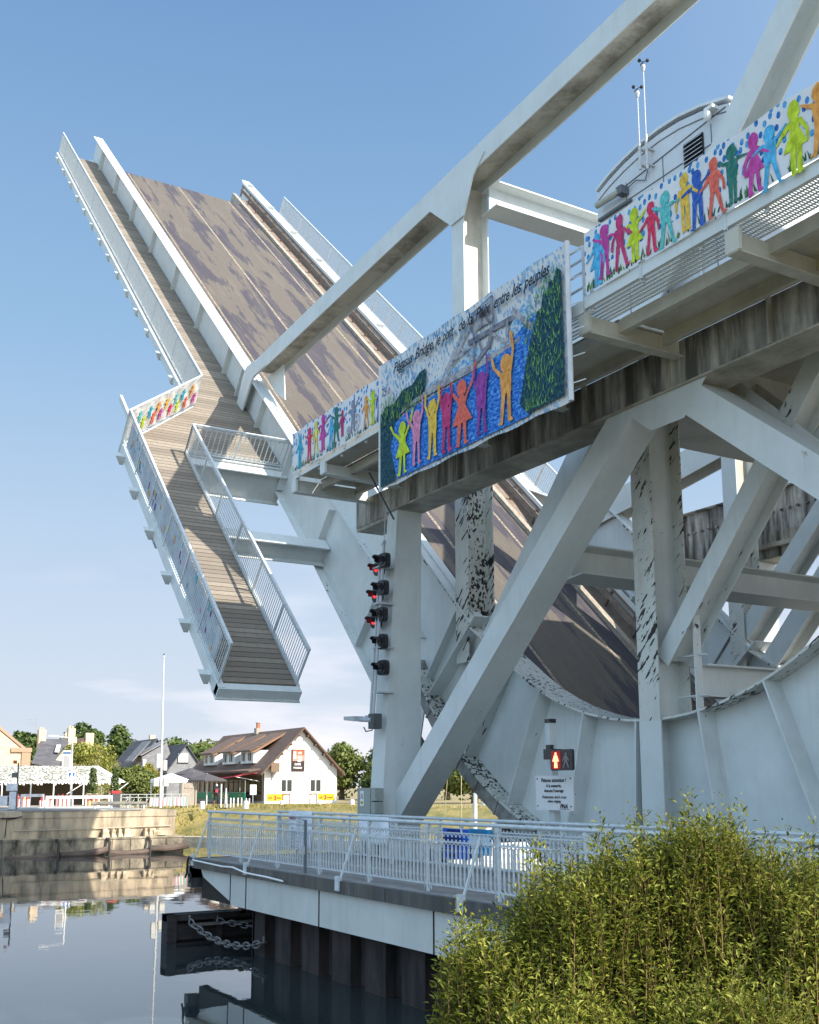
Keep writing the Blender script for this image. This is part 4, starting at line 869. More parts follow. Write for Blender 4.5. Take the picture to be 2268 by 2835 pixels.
def quay_rail(y, xa, xb, label, stays, hgt=1.18):
    r = root('quay_railing', (xa, y, 0), label, 'railing', 'ornate grey railings of the quay footpath')
    mb = MB(); n = int((xb-xa)/.128)
    for i in range(n):
        x = xa + (xb-xa)*i/n; d = (xb-xa)/n; R_ = d*.46
        mb.box(x-.012, x+.012, y-.012, y+.012, .2, .80)
        mb.box(x-.018, x+.018, y-.015, y+.015, .26, .3); mb.box(x-.018, x+.018, y-.015, y+.015, .72, .76)
        for k in range(5):
            t0, t1 = PI*k/5, PI*(k+1)/5; cx = x+d/2
            for cz, sg in ((.80,1),(.2,-1),(.93,1),(.97,1)):
                sg2 = sg if cz != .93 else -1
                mb.beam((cx-R_*math.cos(t0), y, cz+sg2*R_*math.sin(t0)), (cx-R_*math.cos(t1), y, cz+sg2*R_*math.sin(t1)), .012, .016, (0,1,0))
    mb.build('balusters', S['rail'], r)
    mb = MB()
    for z, h in ((.12,.025),(.87,.028),(1.035,.02)): mb.box(xa, xb, y-.014, y+.014, z, z+h)
    mb.build('rails', S['rail'], r)
    mb = MB(); mb.tube([(xa-.02,y,hgt),(xb,y,hgt)], .034, 8)
    mb.build('handrail', S['rail'], r)
    m = int((xb-xa)/2.2); mb = MB()
    for i in range(m+1):
        x = xa+.15+2.2*i; mb.box(x-.022, x+.022, y-.022, y+.022, 0, hgt); mb.box(x-.05, x+.05, y-.03, y+.03, hgt-.09, hgt-.04)
        for sg in (-1, 1):
            pts = [(x+sg*(.02+.10*math.sin(t)), y, .13-.11*(t/1.9)+.01) for t in (0,.5,1,1.5,1.9)]
            mb.tube(pts, .012, 5)
        mb.box(x+1.1-.012, x+1.1+.012, y-.012, y+.012, 1.05, hgt)
        for sg in (-1,1): mb.tube([(x+1.1+sg*.02,y,hgt-.09),(x+1.1+sg*.06,y,hgt-.04)], .012, 5)
    build_parts(mb, 'rail_post', S['rail'], r)
    for x in stays:
        mb = MB(); mb.beam((x,y-.02,1.0), (x+.02,y-.42,-.05), .035, .035); mb.box(x-.06, x+.1, y-.47, y-.40, -.18, .1); mb.build('stay', S['rail'], r)
    return r
quay_rail(10.52, -28.25, 4, 'near ornate grey railing along the canal edge of the quay', (-28.15,-24.55,-19.8,-15.4,-11), 1.2)
quay_rail(13.45, -30.3, 4, 'far ornate grey railing between footpath and bridge frame', (), 1.12)
rp = root('junction_post', (-22.06, 10.4, 0), 'dark slim post with small grey junction box on the near railing', 'post')
mb = MB(); mb.box(-22.0,-21.95,10.38,10.43,-.1,1.12); mb.build('pole', flat('dark_post', (.14,.17,.20)), rp); mb = MB(); mb.box(-22.04,-21.94,10.3,10.38,.4,.58); mb.tube([(-22.1,10.3,.5),(-22.2,10.3,.5),(-22.22,10.3,.38)], .03, 6); mb.build('box', GALV, rp)
cb = root('cable_conduit', (-25, 10.05, -.1), 'white plastic conduit running along the dark kerb of the quay', 'conduit')
mb = MB(); mb.tube([(-28.0,10.03,-.03),(-27,10.03,-.05),(-25.9,10.03,-.07),(-25.2,10.03,-.05),(-24.4,10.03,-.13),(-23.2,10.03,-.14),(-22.3,10.03,-.17)], .022, 6); mb.build('pipe', WHITE, cb)
mb = MB(); mb.tube([(-28.0,10.03,-.03),(-28.2,10.0,.04),(-28.3,10.0,-.1),(-28.35,10.0,-.4),(-28.45,10.0,-.5)], .03, 6); mb.tube([(-28.2,10,-.45),(-28.1,10,-.35),(-28.0,10,-.45),(-28.1,10,-.6)], .03, 6); mb.build('cable', BLACK, cb)
SHEET = basic('plastic_sheet', (.74,.76,.80), (.55,.58,.64), 3, .5, .9)
def sheet(x0, x1, y, z0, z1, label, writing=()):
    r = root('hanging_sheet', ((x0+x1)/2, y, z0), label, 'sheet', 'sheets tied to the quay railings')
    mb = MB(); nx, nz = 18, 10
    for j in range(nz+1):
        for i in range(nx+1):
            u, v = i/nx, j/nz; mb.v.append((x0+(x1-x0)*u + .03*math.sin(v*5), y-.03-.03*math.sin(u*9+v*2)-.02*math.sin(u*17), z0+(z1-z0)*v + .03*math.sin(u*7)*(1-v)))
    for j in range(nz):
        for i in range(nx): a = j*(nx+1)+i; mb.f.append((a,a+1,a+nx+2,a+nx+1)); mb.m.append(0)
    o = mb.build('cloth', SHEET, r, smooth=True); s2 = o.modifiers.new('thickness', 'SOLIDIFY'); s2.thickness = .005
    if writing:
        mb = MB()
        for (a, b, c, d_, k) in writing: mb.box(x0+(x1-x0)*a, x0+(x1-x0)*b, y-.088, y-.084, z0+(z1-z0)*c, z0+(z1-z0)*d_, k)
        mb.build('print', [flat('print_dark_%d' % int(-x0*10), (.20,.22,.28)), flat('print_red_%d' % int(-x0*10), (.35,.1,.15))], r)
WR = [(.08,.3,.78,.88,1)] + [(.15,.3,.5-.09*i,.56-.09*i,0) for i in range(6)] + [(.42,.62,.8-.1*i,.82-.1*i,0) for i in range(7)] + [(.7,.85,.75-.12*i,.78-.12*i,0) for i in range(5)]
sheet(-29.3, -27.9, 13.4, .1, 1.17, 'tall pale printed sheet tied to the left end of the far railing', WR)
sheet(-21.45-3.6, -21.45-2.15, 13.4, .45, 1.1, 'smaller pale sheet hanging on the far railing near the column')
bp = root('poster_board', (-20.1, 13.3, .3), 'bright blue notice board with dark lettering on the far railing', 'poster')
mb = MB(); mb.box(-21.05,-20.0,13.34,13.38,.28,.92,0); mb.box(-20.0,-19.2,13.34,13.38,.4,.94,1)
mb.box(-19.98,-19.22,13.33,13.338,.62,.79,2); mb.box(-19.98,-19.6,13.325,13.329,.42,.79,2)
mb.build('board', [flat('poster_blue', (.0,.10,.55), .5), flat('poster_cyan', (.02,.30,.60), .5), flat('poster_pale', (.55,.66,.74), .5)], bp)
NAVY = flat('navy_print', (.005,.01,.08))
for t_, x, z, s_ in (('PORTILLON', -20.85, .81, .13), ('AUTOMATIQUE', -21.02, .66, .13), ('NE PAS STATIONNER', -21.0, .54, .09), ('NE PAS ENJAMBER', -21.0, .43, .09), ('LA BARRIERE', -20.9, .32, .09)): text(t_, s_, NAVY, bp, (x, 13.33, z), (1,0,0), sx=.8, off=.003)
mb = MB()
for k in range(4): mb.box(-19.95,-19.3,13.33,13.333,.905-.03*k,.912-.03*k)
for a, b, c, d_ in ((-19.93,-19.78,.52,.535),(-19.93,-19.9,.45,.6),(-19.8,-19.7,.62,.63),(-19.7,-19.3,.56,.565),(-19.7,-19.35,.53,.535)): mb.box(a,b,13.32,13.323,c,d_)
mb.build('small_print', NAVY, bp)
# ------------------------------------------------------------------ fender and chains
WOODD = basic('tarred_timber', (.035,.028,.026), (.010,.009,.010), 3, .8, .6, (1,1,3))
fd = root('mooring_fender', (-27.8, 11, -2.1), 'dark tarred timber fender standing in the water beside the piles', 'fender')
mb = MB(); mb.box(-28.1,-27.75,9.3,15,-1.52,-1.36,0); mb.box(-28.15,-28.0,9.3,15,-2.9,-1.35,0); mb.box(-28.0,-27.7,9.3,9.55,-2.9,-1.36,0); mb.box(-28.0,-27.85,9.6,15,-2.0,-1.6,0); mb.box(-28.0,-27.8,9.6,15,-2.9,-2.08,0)
for y in (10.6, 12.0, 13.6): mb.box(-28.0,-27.72,y,y+.18,-2.9,-1.5,0)
mb.box(-28.0,-27.62,10.0,13,-1.66,-1.6,1); mb.box(-27.9,-27.75,11.3,11.42,-1.42,-1.30,2)
mb.build('timbers', [WOODD, flat('bleached_edge', (.16,.14,.13), .8), S['rust']], fd)
CHM = basic('weathered_chain', (.20,.20,.20), (.08,.075,.075), 12, .7, .3)
def chain(name, a, b, sag, n, r, label):
    a = Vector(a); b = Vector(b); mb = MB()
    P_ = lambda t: a + (b-a)*t + Vector((0,0,-4*sag*t*(1-t)))
    for i in range(n):
        p0, p1 = P_(i/n), P_((i+1)/n); d = (p1-p0); L = d.length*.68; d.normalize(); c = (p0+p1)/2
        s_ = d.cross(Vector((0,0,1))).normalized(); u_ = s_ if i % 2 else s_.cross(d)
        pts = []
        for k in range(11):
            t = 2*PI*k/10; e = math.copysign(abs(math.cos(t))**.7, math.cos(t)); pts.append(c + d*L*e + u_*L*.55*math.sin(t))
        mb.tube(pts, r, 6, 0, False)
    mb.tube([a+Vector((0,0,-.04)), a+Vector((0,0,.09))], r*1.3, 6); mb.ball(tuple(a+Vector((0,0,.11))), r*1.6, 8, 5)
    mb.ball(tuple(b+Vector((0,0,.11))), r*1.6, 8, 5); mb.tube([b+Vector((0,0,-.02)), b+Vector((0,0,.09))], r*1.3, 6)
    return setp(mb.build(name, CHM, loc=tuple(a)), label, 'chain')
chain('chain', (-27.6,9.85,-1.52), (-24.35,10.5,-1.72), .28, 16, .022, 'heavy pale chain sagging from the timber fender to the sheet piles')
chain('chain', (-27.6,10.6,-1.55), (-25.4,12.0,-1.62), .06, 14, .014, 'thinner chain stretched along the inside of the timber fender')
# ------------------------------------------------------------------ water and ground
m, n, b_ = newmat('canal_water'); b_.inputs['Base Color'].default_value = (.028,.036,.038,1); b_.inputs['Roughness'].default_value = .015; b_.inputs['IOR'].default_value = 2.0
v_ = posn(n, (1,1,1)); h1 = noise(n, v_, .8, 3, .5); h2 = noise(n, v_, 5, 3, .5)
hh = math_(n, 'ADD', h1, math_(n, 'MULTIPLY', h2, .12)); bump(n, b_, hh, .16, .02)
q = MB(); q.add([(-700,-600,-2.1),(40,-600,-2.1),(40,900,-2.1),(-700,900,-2.1)], [(0,1,2,3)]); setp(q.build('canal_water', m), kind='structure')
GR = basic('dry_grass', (.30,.23,.085), (.13,.13,.04), .9, .95, .5, lo=.35, hi=.65, det=10)
GRD = basic('far_ground', (.34,.26,.13), (.20,.17,.08), .25, .95, .3, det=10)
shore = [(-72,-420),(-70,-60),(-69,5),(-71,12),(-79.5,26.5),(-75.5,28.8),(-71.7,31.6),(-65,34.8),(-55,40.5),(-34,54),(0,80),(40,112)]
def off(k): return [(x-k*(.96 if y < 14 else .50), y+k*(.0 if y < 14 else .87)) for x, y in shore]
q = MB(); rows = [(off(0),-2.9),(off(0),-1.72),(off(.45),-1.70),(off(.5),-1.86),(off(2.2),-1.1),(off(4.6),-.2),(off(6.6),.34)]
for rw, z in rows: q.v += [(x, y, z) for x, y in rw]
q.v += [(-900,-420,.34),(-900,-60,.34),(-900,5,.34),(-900,12,.34),(-900,60,.34),(-900,120,.34),(-900,200,.34),(-900,300,.34),(-900,420,.34),(-900,900,.34),(-200,900,.34),(300,900,.34)]
N_ = len(shore)
for r_ in range(len(rows)):
    for i in range(N_-1):
        a = r_*N_+i; q.f.append((a, a+1, a+N_+1, a+N_)); q.m.append(2 if r_ in (0,1) else (1 if r_ == len(rows)-1 else 0))
setp(q.build('far_bank_ground', [GR, GRD, basic('bank_kerb', (.60,.54,.42), (.35,.31,.24), 2, .9, .3)]), kind='structure')
q = MB(); q.v = [(-10,-600,-3),(-10,9.9,-3),(-7.2,-600,-1.0),(-7.2,9.9,-1.0),(40,-600,-.5),(40,9.9,-.5)]; q.f = [(0,2,3,1),(2,4,5,3)]; q.m = [0,0]
setp(q.build('near_bank_ground', GR), kind='structure')
def cards(mb, c, r, n_, size, sq=1.0, mi=0, shell=.55, rng=random, up=.3, asp=.55, wave=None):
    for _ in range(n_):
        while True:
            x, y, z = rng.uniform(-1,1), rng.uniform(-1,1), rng.uniform(-1,1); d = math.sqrt(x*x+y*y+z*z)
            if shell < d < 1: break
        p = Vector((c[0]+x*r[0], c[1]+y*r[1], c[2]+z*r[2]))
        nrm = Vector((x+rng.uniform(-.8,.8), y+rng.uniform(-.8,.8), z+up+rng.uniform(-.8,.8))).normalized()
        t = nrm.cross(Vector((rng.uniform(-1,1),rng.uniform(-1,1),rng.uniform(-1,1)))).normalized(); u = nrm.cross(t); s_ = size*rng.uniform(.6,1.3)
        b = len(mb.v); mb.v += [tuple(p-t*s_), tuple(p+u*s_*asp), tuple(p+t*s_), tuple(p-u*s_*asp)]; mb.f.append((b,b+1,b+2,b+3)); mb.m.append(mi)
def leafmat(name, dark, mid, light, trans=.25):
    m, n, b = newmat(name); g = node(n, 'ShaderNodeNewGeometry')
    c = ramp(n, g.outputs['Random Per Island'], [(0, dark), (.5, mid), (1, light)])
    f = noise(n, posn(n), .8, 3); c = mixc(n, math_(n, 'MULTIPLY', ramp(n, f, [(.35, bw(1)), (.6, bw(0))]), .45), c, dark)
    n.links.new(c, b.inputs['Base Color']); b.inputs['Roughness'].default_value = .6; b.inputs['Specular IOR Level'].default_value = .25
    tr = node(n, 'ShaderNodeBsdfTranslucent'); n.links.new(c, tr.inputs['Color']); mx = node(n, 'ShaderNodeMixShader'); mx.inputs[0].default_value = trans
    o = [k for k in n.nodes if k.type == 'OUTPUT_MATERIAL'][0]; n.links.new(b.outputs[0], mx.inputs[1]); n.links.new(tr.outputs[0], mx.inputs[2]); n.links.new(mx.outputs[0], o.inputs[0]); return m
LF = dict(oak=leafmat('oak_leaves', (.035,.06,.015), (.085,.13,.03), (.16,.20,.05)), pale=leafmat('pale_leaves', (.07,.10,.025), (.17,.20,.05), (.27,.29,.08)),
          pine=leafmat('conifer_needles', (.018,.035,.014), (.04,.065,.022), (.07,.10,.035)), willow=leafmat('willow_leaves', (.13,.15,.03), (.30,.31,.06), (.45,.42,.11)),
          yellow=leafmat('yellow_leaves', (.15,.14,.02), (.3,.27,.04), (.4,.36,.08)))
BARK = basic('bark', (.12,.09,.065), (.06,.045,.035), 6, .9, .5)
def tree(x, y, h, wd, kind, label, group=None, name='broadleaf_tree', z0=.3, dens=1.0, blobs=9, seed=0, size=.26):
    rg = random.Random(seed*77+5); r = root(name, (x, y, z0), label, 'tree' if h > 2.6 else 'bush', group)
    mb = MB(); mb.tube([(x,y,z0-.3),(x+.1,y,z0+h*.3),(x-.05,y+.1,z0+h*.7)], [wd*.06+.06, wd*.045+.04, .03], 8)
    for k in range(7):
        a = rg.uniform(0,2*PI); zz = z0+h*rg.uniform(.22,.55); mb.tube([(x,y,zz),(x+wd*.22*math.cos(a),y+wd*.22*math.sin(a),zz+h*.14),(x+wd*.38*math.cos(a),y+wd*.38*math.sin(a),zz+h*.22)], [wd*.03+.02,.04,.015], 6)
    mb.build('trunk', BARK, r)
    mb = MB()
    if kind == 'pine':
        for k in range(14):
            t = k/13; rr = wd*.5*(1-t)**.8+.12; zz = z0+h*(.1+.88*t)
            for q_ in range(5):
                a = rg.uniform(0,2*PI); cards(mb, (x+rr*.5*math.cos(a), y+rr*.5*math.sin(a), zz-.05*h*rg.random()), (rr*.62,rr*.62,h*.045), int(60*dens), size, rng=rg, shell=.1)
        leaf_m = LF['pine']
    elif kind == 'weeping':
        for k in range(int(230*dens)):
            a = rg.uniform(0,2*PI); rr = wd*.5*math.sqrt(rg.random()); px_, py_ = x+rr*math.cos(a), y+rr*math.sin(a); tz = z0+h*(1-.45*(rr/(wd*.5))**2)*rg.uniform(.85,1); L = min(h*rg.uniform(.35,.75), tz-z0-.2)
            ln = rg.uniform(.02,.2)
            for j in range(int(L/.14)):
                p = Vector((px_+math.cos(a)*ln*math.sin(j*.2)+rg.uniform(-.07,.07), py_+math.sin(a)*ln+rg.uniform(-.07,.07), tz-j*.14)); s_ = rg.uniform(.08,.15)
                d_ = Vector((rg.uniform(-.5,.5),rg.uniform(-.5,.5),-1)).normalized(); t_ = d_.cross(Vector((rg.uniform(-1,1),rg.uniform(-1,1),.1))).normalized()
                b = len(mb.v); mb.v += [tuple(p), tuple(p+d_*s_+t_*s_*.3), tuple(p+d_*s_*2), tuple(p+d_*s_-t_*s_*.3)]; mb.f.append((b,b+1,b+2,b+3)); mb.m.append(0)
        for k in range(8): a = rg.uniform(0,2*PI); cards(mb, (x+wd*.25*math.cos(a), y+wd*.25*math.sin(a), z0+h*.78), (wd*.22,wd*.22,h*.17), int(160*dens), .16, rng=rg)
        leaf_m = LF['willow']
    else:
        for k in range(blobs):
            t = rg.random(); a = rg.uniform(0,2*PI); rr = wd*.5*rg.uniform(.25,.62); zz = z0 + h*(.34+.46*t)
            rad = wd*rg.uniform(.2,.32)*(1.1-.35*t)
            cards(mb, (x+rr*math.cos(a), y+rr*math.sin(a), zz), (rad,rad,rad*rg.uniform(.7,.95)*min(1.2, h/wd*.9)), int(330*dens), size, rng=rg)
        cards(mb, (x,y,z0+h*.55), (wd*.36,wd*.36,h*.36), int(900*dens), size, rng=rg, shell=.3); cards(mb, (x,y,z0+h*.8), (wd*.22,wd*.22,h*.2), int(450*dens), size, rng=rg, shell=.3)
        cards(mb, (x,y,z0+h*.5), (wd*.5,wd*.5,h*.48), int(260*dens), size*.9, rng=rg, shell=.85)
        leaf_m = LF[kind]
    mb.build('crown', leaf_m, r)
    return r
# ------------------------------------------------------------------ landing pier on the far bank
GZ = .35
STONE = basic('weathered_pier_stone', (.58,.46,.32), (.20,.165,.12), 1.1, .9, .5, (1,1.6,.35), lo=.34, hi=.62, det=9)
STONE2 = basic('pier_ledge_stone', (.46,.39,.28), (.07,.06,.045), 1.5, .9, .6, (1,1,.6), lo=.34, hi=.66, det=9)
pr = root('landing_pier', (-68, 17.5, -2.1), 'weathered cream stone landing pier rising from the water on the far bank', 'pier')
q = MB(); q.box(-90,-67,12.35,22.8,-1.1,.08); q.box(-90,-66.95,12.3,22.85,.08,.45); q.box(-90,-67.0,3,12.35,-2.9,.4); mbp = q.build('wall', STONE, pr)
q = MB(); q.box(-90,-66.2,12.5,23.1,-2.9,-1.12); q.box(-90,-66.15,12.45,23.15,-1.2,-1.1)
for k in range(9): q.box(-66.19,-66.15,13.2+k*1.1,13.22+k*1.1,-2.4,-1.2)
q.build('ledge', STONE2, pr)
q = MB(); q.box(-80,-66.9,13.6,20.6,.45,.53); q.build('road_plate', basic('road_plate_concrete', (.33,.32,.30), (.2,.19,.18), 1, .9), pr)
q = MB()
for y, w_ in ((18.2,.45),(18.75,.3),(19.15,.3),(19.5,.45),(20.75,.25),(21.05,.5)): q.hexa([(-66.9,y,-1.1),(-66.5,y,-1.1),(-66.5,y+w_,-1.1),(-66.9,y+w_,-1.1),(-67,y+.08,-.62),(-66.7,y+.08,-.62),(-66.7,y+w_-.1,-.62),(-67,y+w_-.1,-.62)])
q.box(-66.9,-66.5,21.3,22.2,-1.05,-.75); build_parts(q, 'bearing_block', basic('bearing_paint', (.62,.52,.38), (.25,.18,.1), 3, .8), pr)
q = MB(); q.tube([(-66.9,13.1,-.1),(-66.9,13.2,-.62),(-66.9,17,-.60),(-66.9,22.5,-.5)], .03, 6); q.build('pipe', flat('pipe_cream', (.5,.45,.33)), pr)
q = MB(); q.tube([(-66.88,12.4,.1),(-66.88,13.3,.12),(-66.88,13.6,.2)], .035, 5); q.tube([(-66.88,13.3,.1),(-66.88,12.75,0),(-66.88,12.7,-1.0)], .03, 5); q.build('cable', BLACK, pr)
LOG = basic('fender_log', (.17,.12,.095), (.06,.045,.035), 2, .85, .5, (1,.4,2))
for y0, y1, z0, z1, lb in ((15.6,18.35,-2.02,-1.78,'brown curved fender log left of the middle chain on the pier'), (18.45,20.9,-1.98,-1.95,'pale low fender log between the two chains on the pier'), (20.9,23.3,-1.78,-1.66,'dark fender log at the right end of the pier ledge'), (12.6,15.3,-2.15,-2.0,'half sunk dark fender log at the left end of the pier')):
    mb = MB(); mb.tube([(-65.9,y0+(y1-y0)*t,z0+(z1-z0)*t-.09*math.sin(PI*t)) for t in (0,.2,.4,.6,.8,1)], .2, 10)
    setp(mb.build('fender_log', LOG, loc=(-65.9,y0,-2.1)), lb, 'fender log', 'fender logs along the pier')
for y, lb in ((15.45,'rusty hanging chain left on the stone pier ledge'),(18.4,'rusty hanging chain in the middle of the stone pier ledge'),(20.85,'rusty hanging chain near the right end of the pier ledge')):
    mb = MB(); mb.tube([(-66.1,y,-1.15),(-65.85,y+.05,-1.35),(-65.75,y+.02,-1.7),(-65.7,y,-2.3)], [.05,.09,.08,.07], 7); mb.box(-66.15,-66.0,y-.08,y+.08,-1.3,-1.1)
    setp(mb.build('hanging_chain', basic('rusty_chain', (.05,.04,.035), (.02,.018,.016), 8), loc=(-66,y,-1.2)), lb, 'chain', 'chains on the pier')
# barriers, guard rail, red topped box
WRED = flat('white_red_barrier', (.80,.78,.78), .5, .03)
for i, (ya, yb, x, z1, lb) in enumerate(((14.9,16.35,-74,1.35,'shorter white barrier gate with bars standing on the pier'), (16.45,20.8,-74,1.22,'longer white lowered road barrier with hanging bars on the pier'))):
    r = root('road_barrier', (x, ya, GZ), lb, 'barrier', 'white road barriers')
    mb = MB(); mb.box(x-.05,x+.05,ya,yb,z1-.1,z1+.08,0); mb.box(x-.04,x+.04,ya,yb,.5,.58,0)
    mb.build('boom', WRED, r)
    mb = MB(); m_ = int((yb-ya)/.75)
    for k in range(m_+1): y = ya+(yb-ya-.06)*k/m_; mb.box(x-.03,x+.03,y,y+.06,.53,z1)
    build_parts(mb, 'hanging_bar', WRED, r)
    mb = MB(); k = 0; y = ya+.3
    while y < yb-.2: mb.box(x+.05,x+.06,y,y+.2,z1+.0,z1+.03); y += .75
    mb.build('red_stripes', flat('soft_red', (.75,.25,.3)), r)
gr_ = root('guard_rail', (-70.2, 18.4, .45), 'grey steel crash rail above the stone pier', 'guard rail')
mb = MB(); mb.prismx([(18.4,.72),(22.0,.76),(22.0,.92),(18.4,.97)], -70.24, -70.2, 0); mb.box(-70.2,-70.15,18.4,22.0,.80,.86,0); mb.build('rail', basic('weathered_guard_rail', (.25,.24,.21), (.14,.13,.11), 2, .6), gr_)
mb = MB()
for k in range(4): mb.box(-70.4,-70.25,18.6+k*1.05,18.72+k*1.05,.45,.85)
build_parts(mb, 'post', GALV, gr_)
bx = root('barrier_motor', (-76, 21.6, GZ), 'dark grey barrier motor cabinet with red top', 'cabinet')
mb = MB(); mb.box(-76.2,-75.8,21.27,21.85,.3,1.42); mb.build('housing', flat('motor_grey', (.07,.075,.085)), bx); mb = MB(); mb.box(-76.22,-75.78,21.25,21.87,1.42,1.6); mb.build('lid', REDP, bx)
pf = root('parapet_fence', (-80, 25.5, GZ), 'low metal parapet fence with pink and green striped cloth beside the pier', 'fence')
mb = MB()
for z in (.45,1.08,1.3): mb.box(-80.03,-79.97,23.1,28.15,z,z+.04)
for k in range(9): mb.box(-80.03,-79.97,23.1+k*.625,23.15+k*.625,GZ-.05,1.3)
for k in range(5): mb.beam((-80,23.3+k*.5,.5),(-80,23.6+k*.5,1.0),.04,.04)
mb.build('frame', flat('fence_paint', (.50,.52,.52)), pf)
mb = MB(); cols = [0,1,2,1,3,1,2,3,1,2]
for k in range(28): y = 25.2+k*.105; mb.hexa([(-79.95,y,.45),(-79.94,y,.45),(-79.94,y+.1,.45),(-79.95,y+.1,.45),(-79.95,y+.03,1.05),(-79.94,y+.03,1.05),(-79.94,y+.13,1.05),(-79.95,y+.13,1.05)], cols[k % 10])
mb.build('striped_cloth', [flat('stripe_grey', (.45,.42,.42)), flat('stripe_white', (.68,.66,.64)), flat('stripe_pink', (.6,.25,.28)), flat('stripe_green', (.2,.5,.38))], pf)
# masts
mst = root('tall_mast', (-76, 24.73, .45), 'tall thin pale mast with signal lamps and white boxes on the pier end', 'mast')
mb = MB(); mb.tube([(-76,24.75,.4),(-76,24.72,4.5),(-76,24.66,11.0)], [.10,.085,.04], 8); mb.tube([(-76,24.66,10.95),(-76,24.66,11.15)], .075, 8); mb.build('pole', flat('mast_paint', (.66,.66,.64)), mst)
mb = MB(); mb.tube([(-76,24.66,11.0),(-76,24.66,11.3)], .03, 6, 0); mb.ball((-76,24.66,11.2), .06, 6, 4, 0); mb.build('beacon', flat('beacon_green', (.02,.1,.08)), mst)
for (ya, yb, z0, z1) in ((24.2,24.55,1.9,2.45),(24.9,25.25,1.9,2.45),(24.35,24.62,3.6,4.15),(24.85,25.1,3.0,3.7),(24.35,24.6,3.2,3.6)): mb = MB(); mb.box(-76.15,-75.85,ya,yb,z0,z1); mb.build('signal_box', flat('box_cream', (.66,.64,.58)), mst)
lp = root('street_lamp', (-88, 21.5, GZ), 'white street lamp with flat arm, two small sign boards and a crossing sign', 'street lamp')
mb = MB(); mb.tube([(-88,21.5,.2),(-88,21.45,2.6),(-88,21.4,5.7)], [.11,.07,.05], 8); mb.build('pole', WHITE, lp)
mb = MB(); mb.tube([(-88,21.4,5.68),(-88,19.9,5.8)], .03, 6); mb.box(-88.1,-87.9,19.55,20.3,5.76,5.86); mb.build('lamp_arm', WHITE, lp)
mb = MB(); mb.box(-88.02,-87.98,20.7,21.32,3.25,4.7,0); mb.box(-87.975,-87.97,20.72,21.3,4.4,4.62,1); mb.box(-87.975,-87.97,20.75,21.25,3.4,4.3,2); mb.build('sign_board', [WHITE, flat('board_blue', (.10,.17,.3)), flat('board_grey', (.35,.35,.35))], lp)
mb = MB(); mb.box(-88.02,-87.98,21.15,21.75,2.45,3.05,0); mb.box(-87.975,-87.97,21.22,21.68,2.56,2.98,1); mb.add([(-87.965,21.27,2.6),(-87.965,21.63,2.6),(-87.965,21.45,2.93),(-87.96,21.27,2.6),(-87.96,21.63,2.6),(-87.96,21.45,2.93)], [(0,1,2),(3,4,5)], 0); mb.build('crossing_sign', [WHITE, flat('sign_blue', (.02,.12,.5))], lp)
lpo = root('signal_post', (-71, 14.05, .45), 'thin dark signal post with orange beacon and grey panels at the left', 'signal post')
mb = MB(); mb.tube([(-71,14.05,.4),(-71,14.05,3.35)], .05, 6); mb.box(-71.1,-70.9,13.7,14.0,2.45,2.75); mb.build('pole', flat('post_dark', (.14,.15,.16)), lpo)
mb = MB(); mb.box(-71.1,-70.95,13.75,13.95,3.3,3.5); mb.build('beacon', flat('beacon_orange', (.45,.12,.04)), lpo)
mb = MB(); mb.box(-71,-70.95,13.4,14.05,1.65,2.1); mb.box(-71,-70.95,13.6,14.0,.55,1.6); mb.box(-71,-70.95,12.9,13.5,.75,1.35); mb.build('panel', SHEET, lpo)
mb = MB()
for z in (.5,.9,1.3): mb.box(-71.02,-70.98,11,14.3,z,z+.04)
for k in range(6): mb.box(-71.02,-70.98,11+k*.65,11.05+k*.65,.4,1.35)
mb.build('rail', S['rail'], lpo)
# ------------------------------------------------------------------ camouflage tent
tnx = -92
m, n, b_ = newmat('camouflage_net'); b_.inputs['Roughness'].default_value = .9
f = noise(n, posn(n, (.6,.8,2.6), (0,0,0)), 3.6, 4, .5)
n.links.new(ramp(n, f, [(.42, (.60,.58,.55)), (.47, (.12,.12,.07)), (.53, (.08,.085,.05)), (.57, (.52,.50,.45))], 'LINEAR'), b_.inputs['Base Color'])
tn = root('market_tent', (-94, 21, GZ), 'long open tent with mottled camouflage roof and ragged white edge', 'tent')
mb = MB(); mb.add([(-92,10,2.25),(-92,26.4,2.25),(-96,25.6,3.65),(-96,10,3.65),(-92,10,2.2),(-92,26.4,2.2),(-96,25.6,3.6),(-96,10,3.6)], [(0,1,2,3),(7,6,5,4),(0,4,5,1),(1,5,6,2),(2,6,7,3)], 0); mb.add([(-100,10,2.25),(-100,26.4,2.25)], []); mb.build('roof', m, tn)
mb = MB(); mb.add([(-91.99,26.3,2.26),(-95.9,25.0,3.66),(-96,25.65,3.67),(-92,26.9,2.3),(-91.9,26.3,2.2),(-95.9,25.0,3.6),(-96,25.65,3.6),(-92,26.9,2.25)], [(0,3,2,1),(4,5,6,7),(0,4,7,3)])
rg = random.Random(3)
for k in range(60): y = 10+k*.275; h = rg.uniform(.1,.32); mb.add([(-91.96,y,2.3),(-91.96,y+.3,2.3),(-91.96,y+.2,2.3-h),(-91.96,y+.08,2.3-h*.8),(-91.94,y,2.3),(-91.94,y+.3,2.3),(-91.94,y+.2,2.3-h),(-91.94,y+.08,2.3-h*.8)], [(0,3,2,1),(4,5,6,7),(0,1,5,4),(2,3,7,6)])
mb.build('valance', WHITE, tn)
mb = MB()
for y in (14.5,17.0,19.2,21.0,23.4,25.8): mb.box(-92.05,-91.97,y,y+.09,GZ,2.25)
for y in (17.0,23.4): mb.beam((-92,y-1.3,1.3),(-92,y,2.15),.06,.06)
mb.beam((-91.9,25.9,1.3),(-91.9,27.1,2.2),.1,.06)
build_parts(mb, 'pole', WHITE, tn)
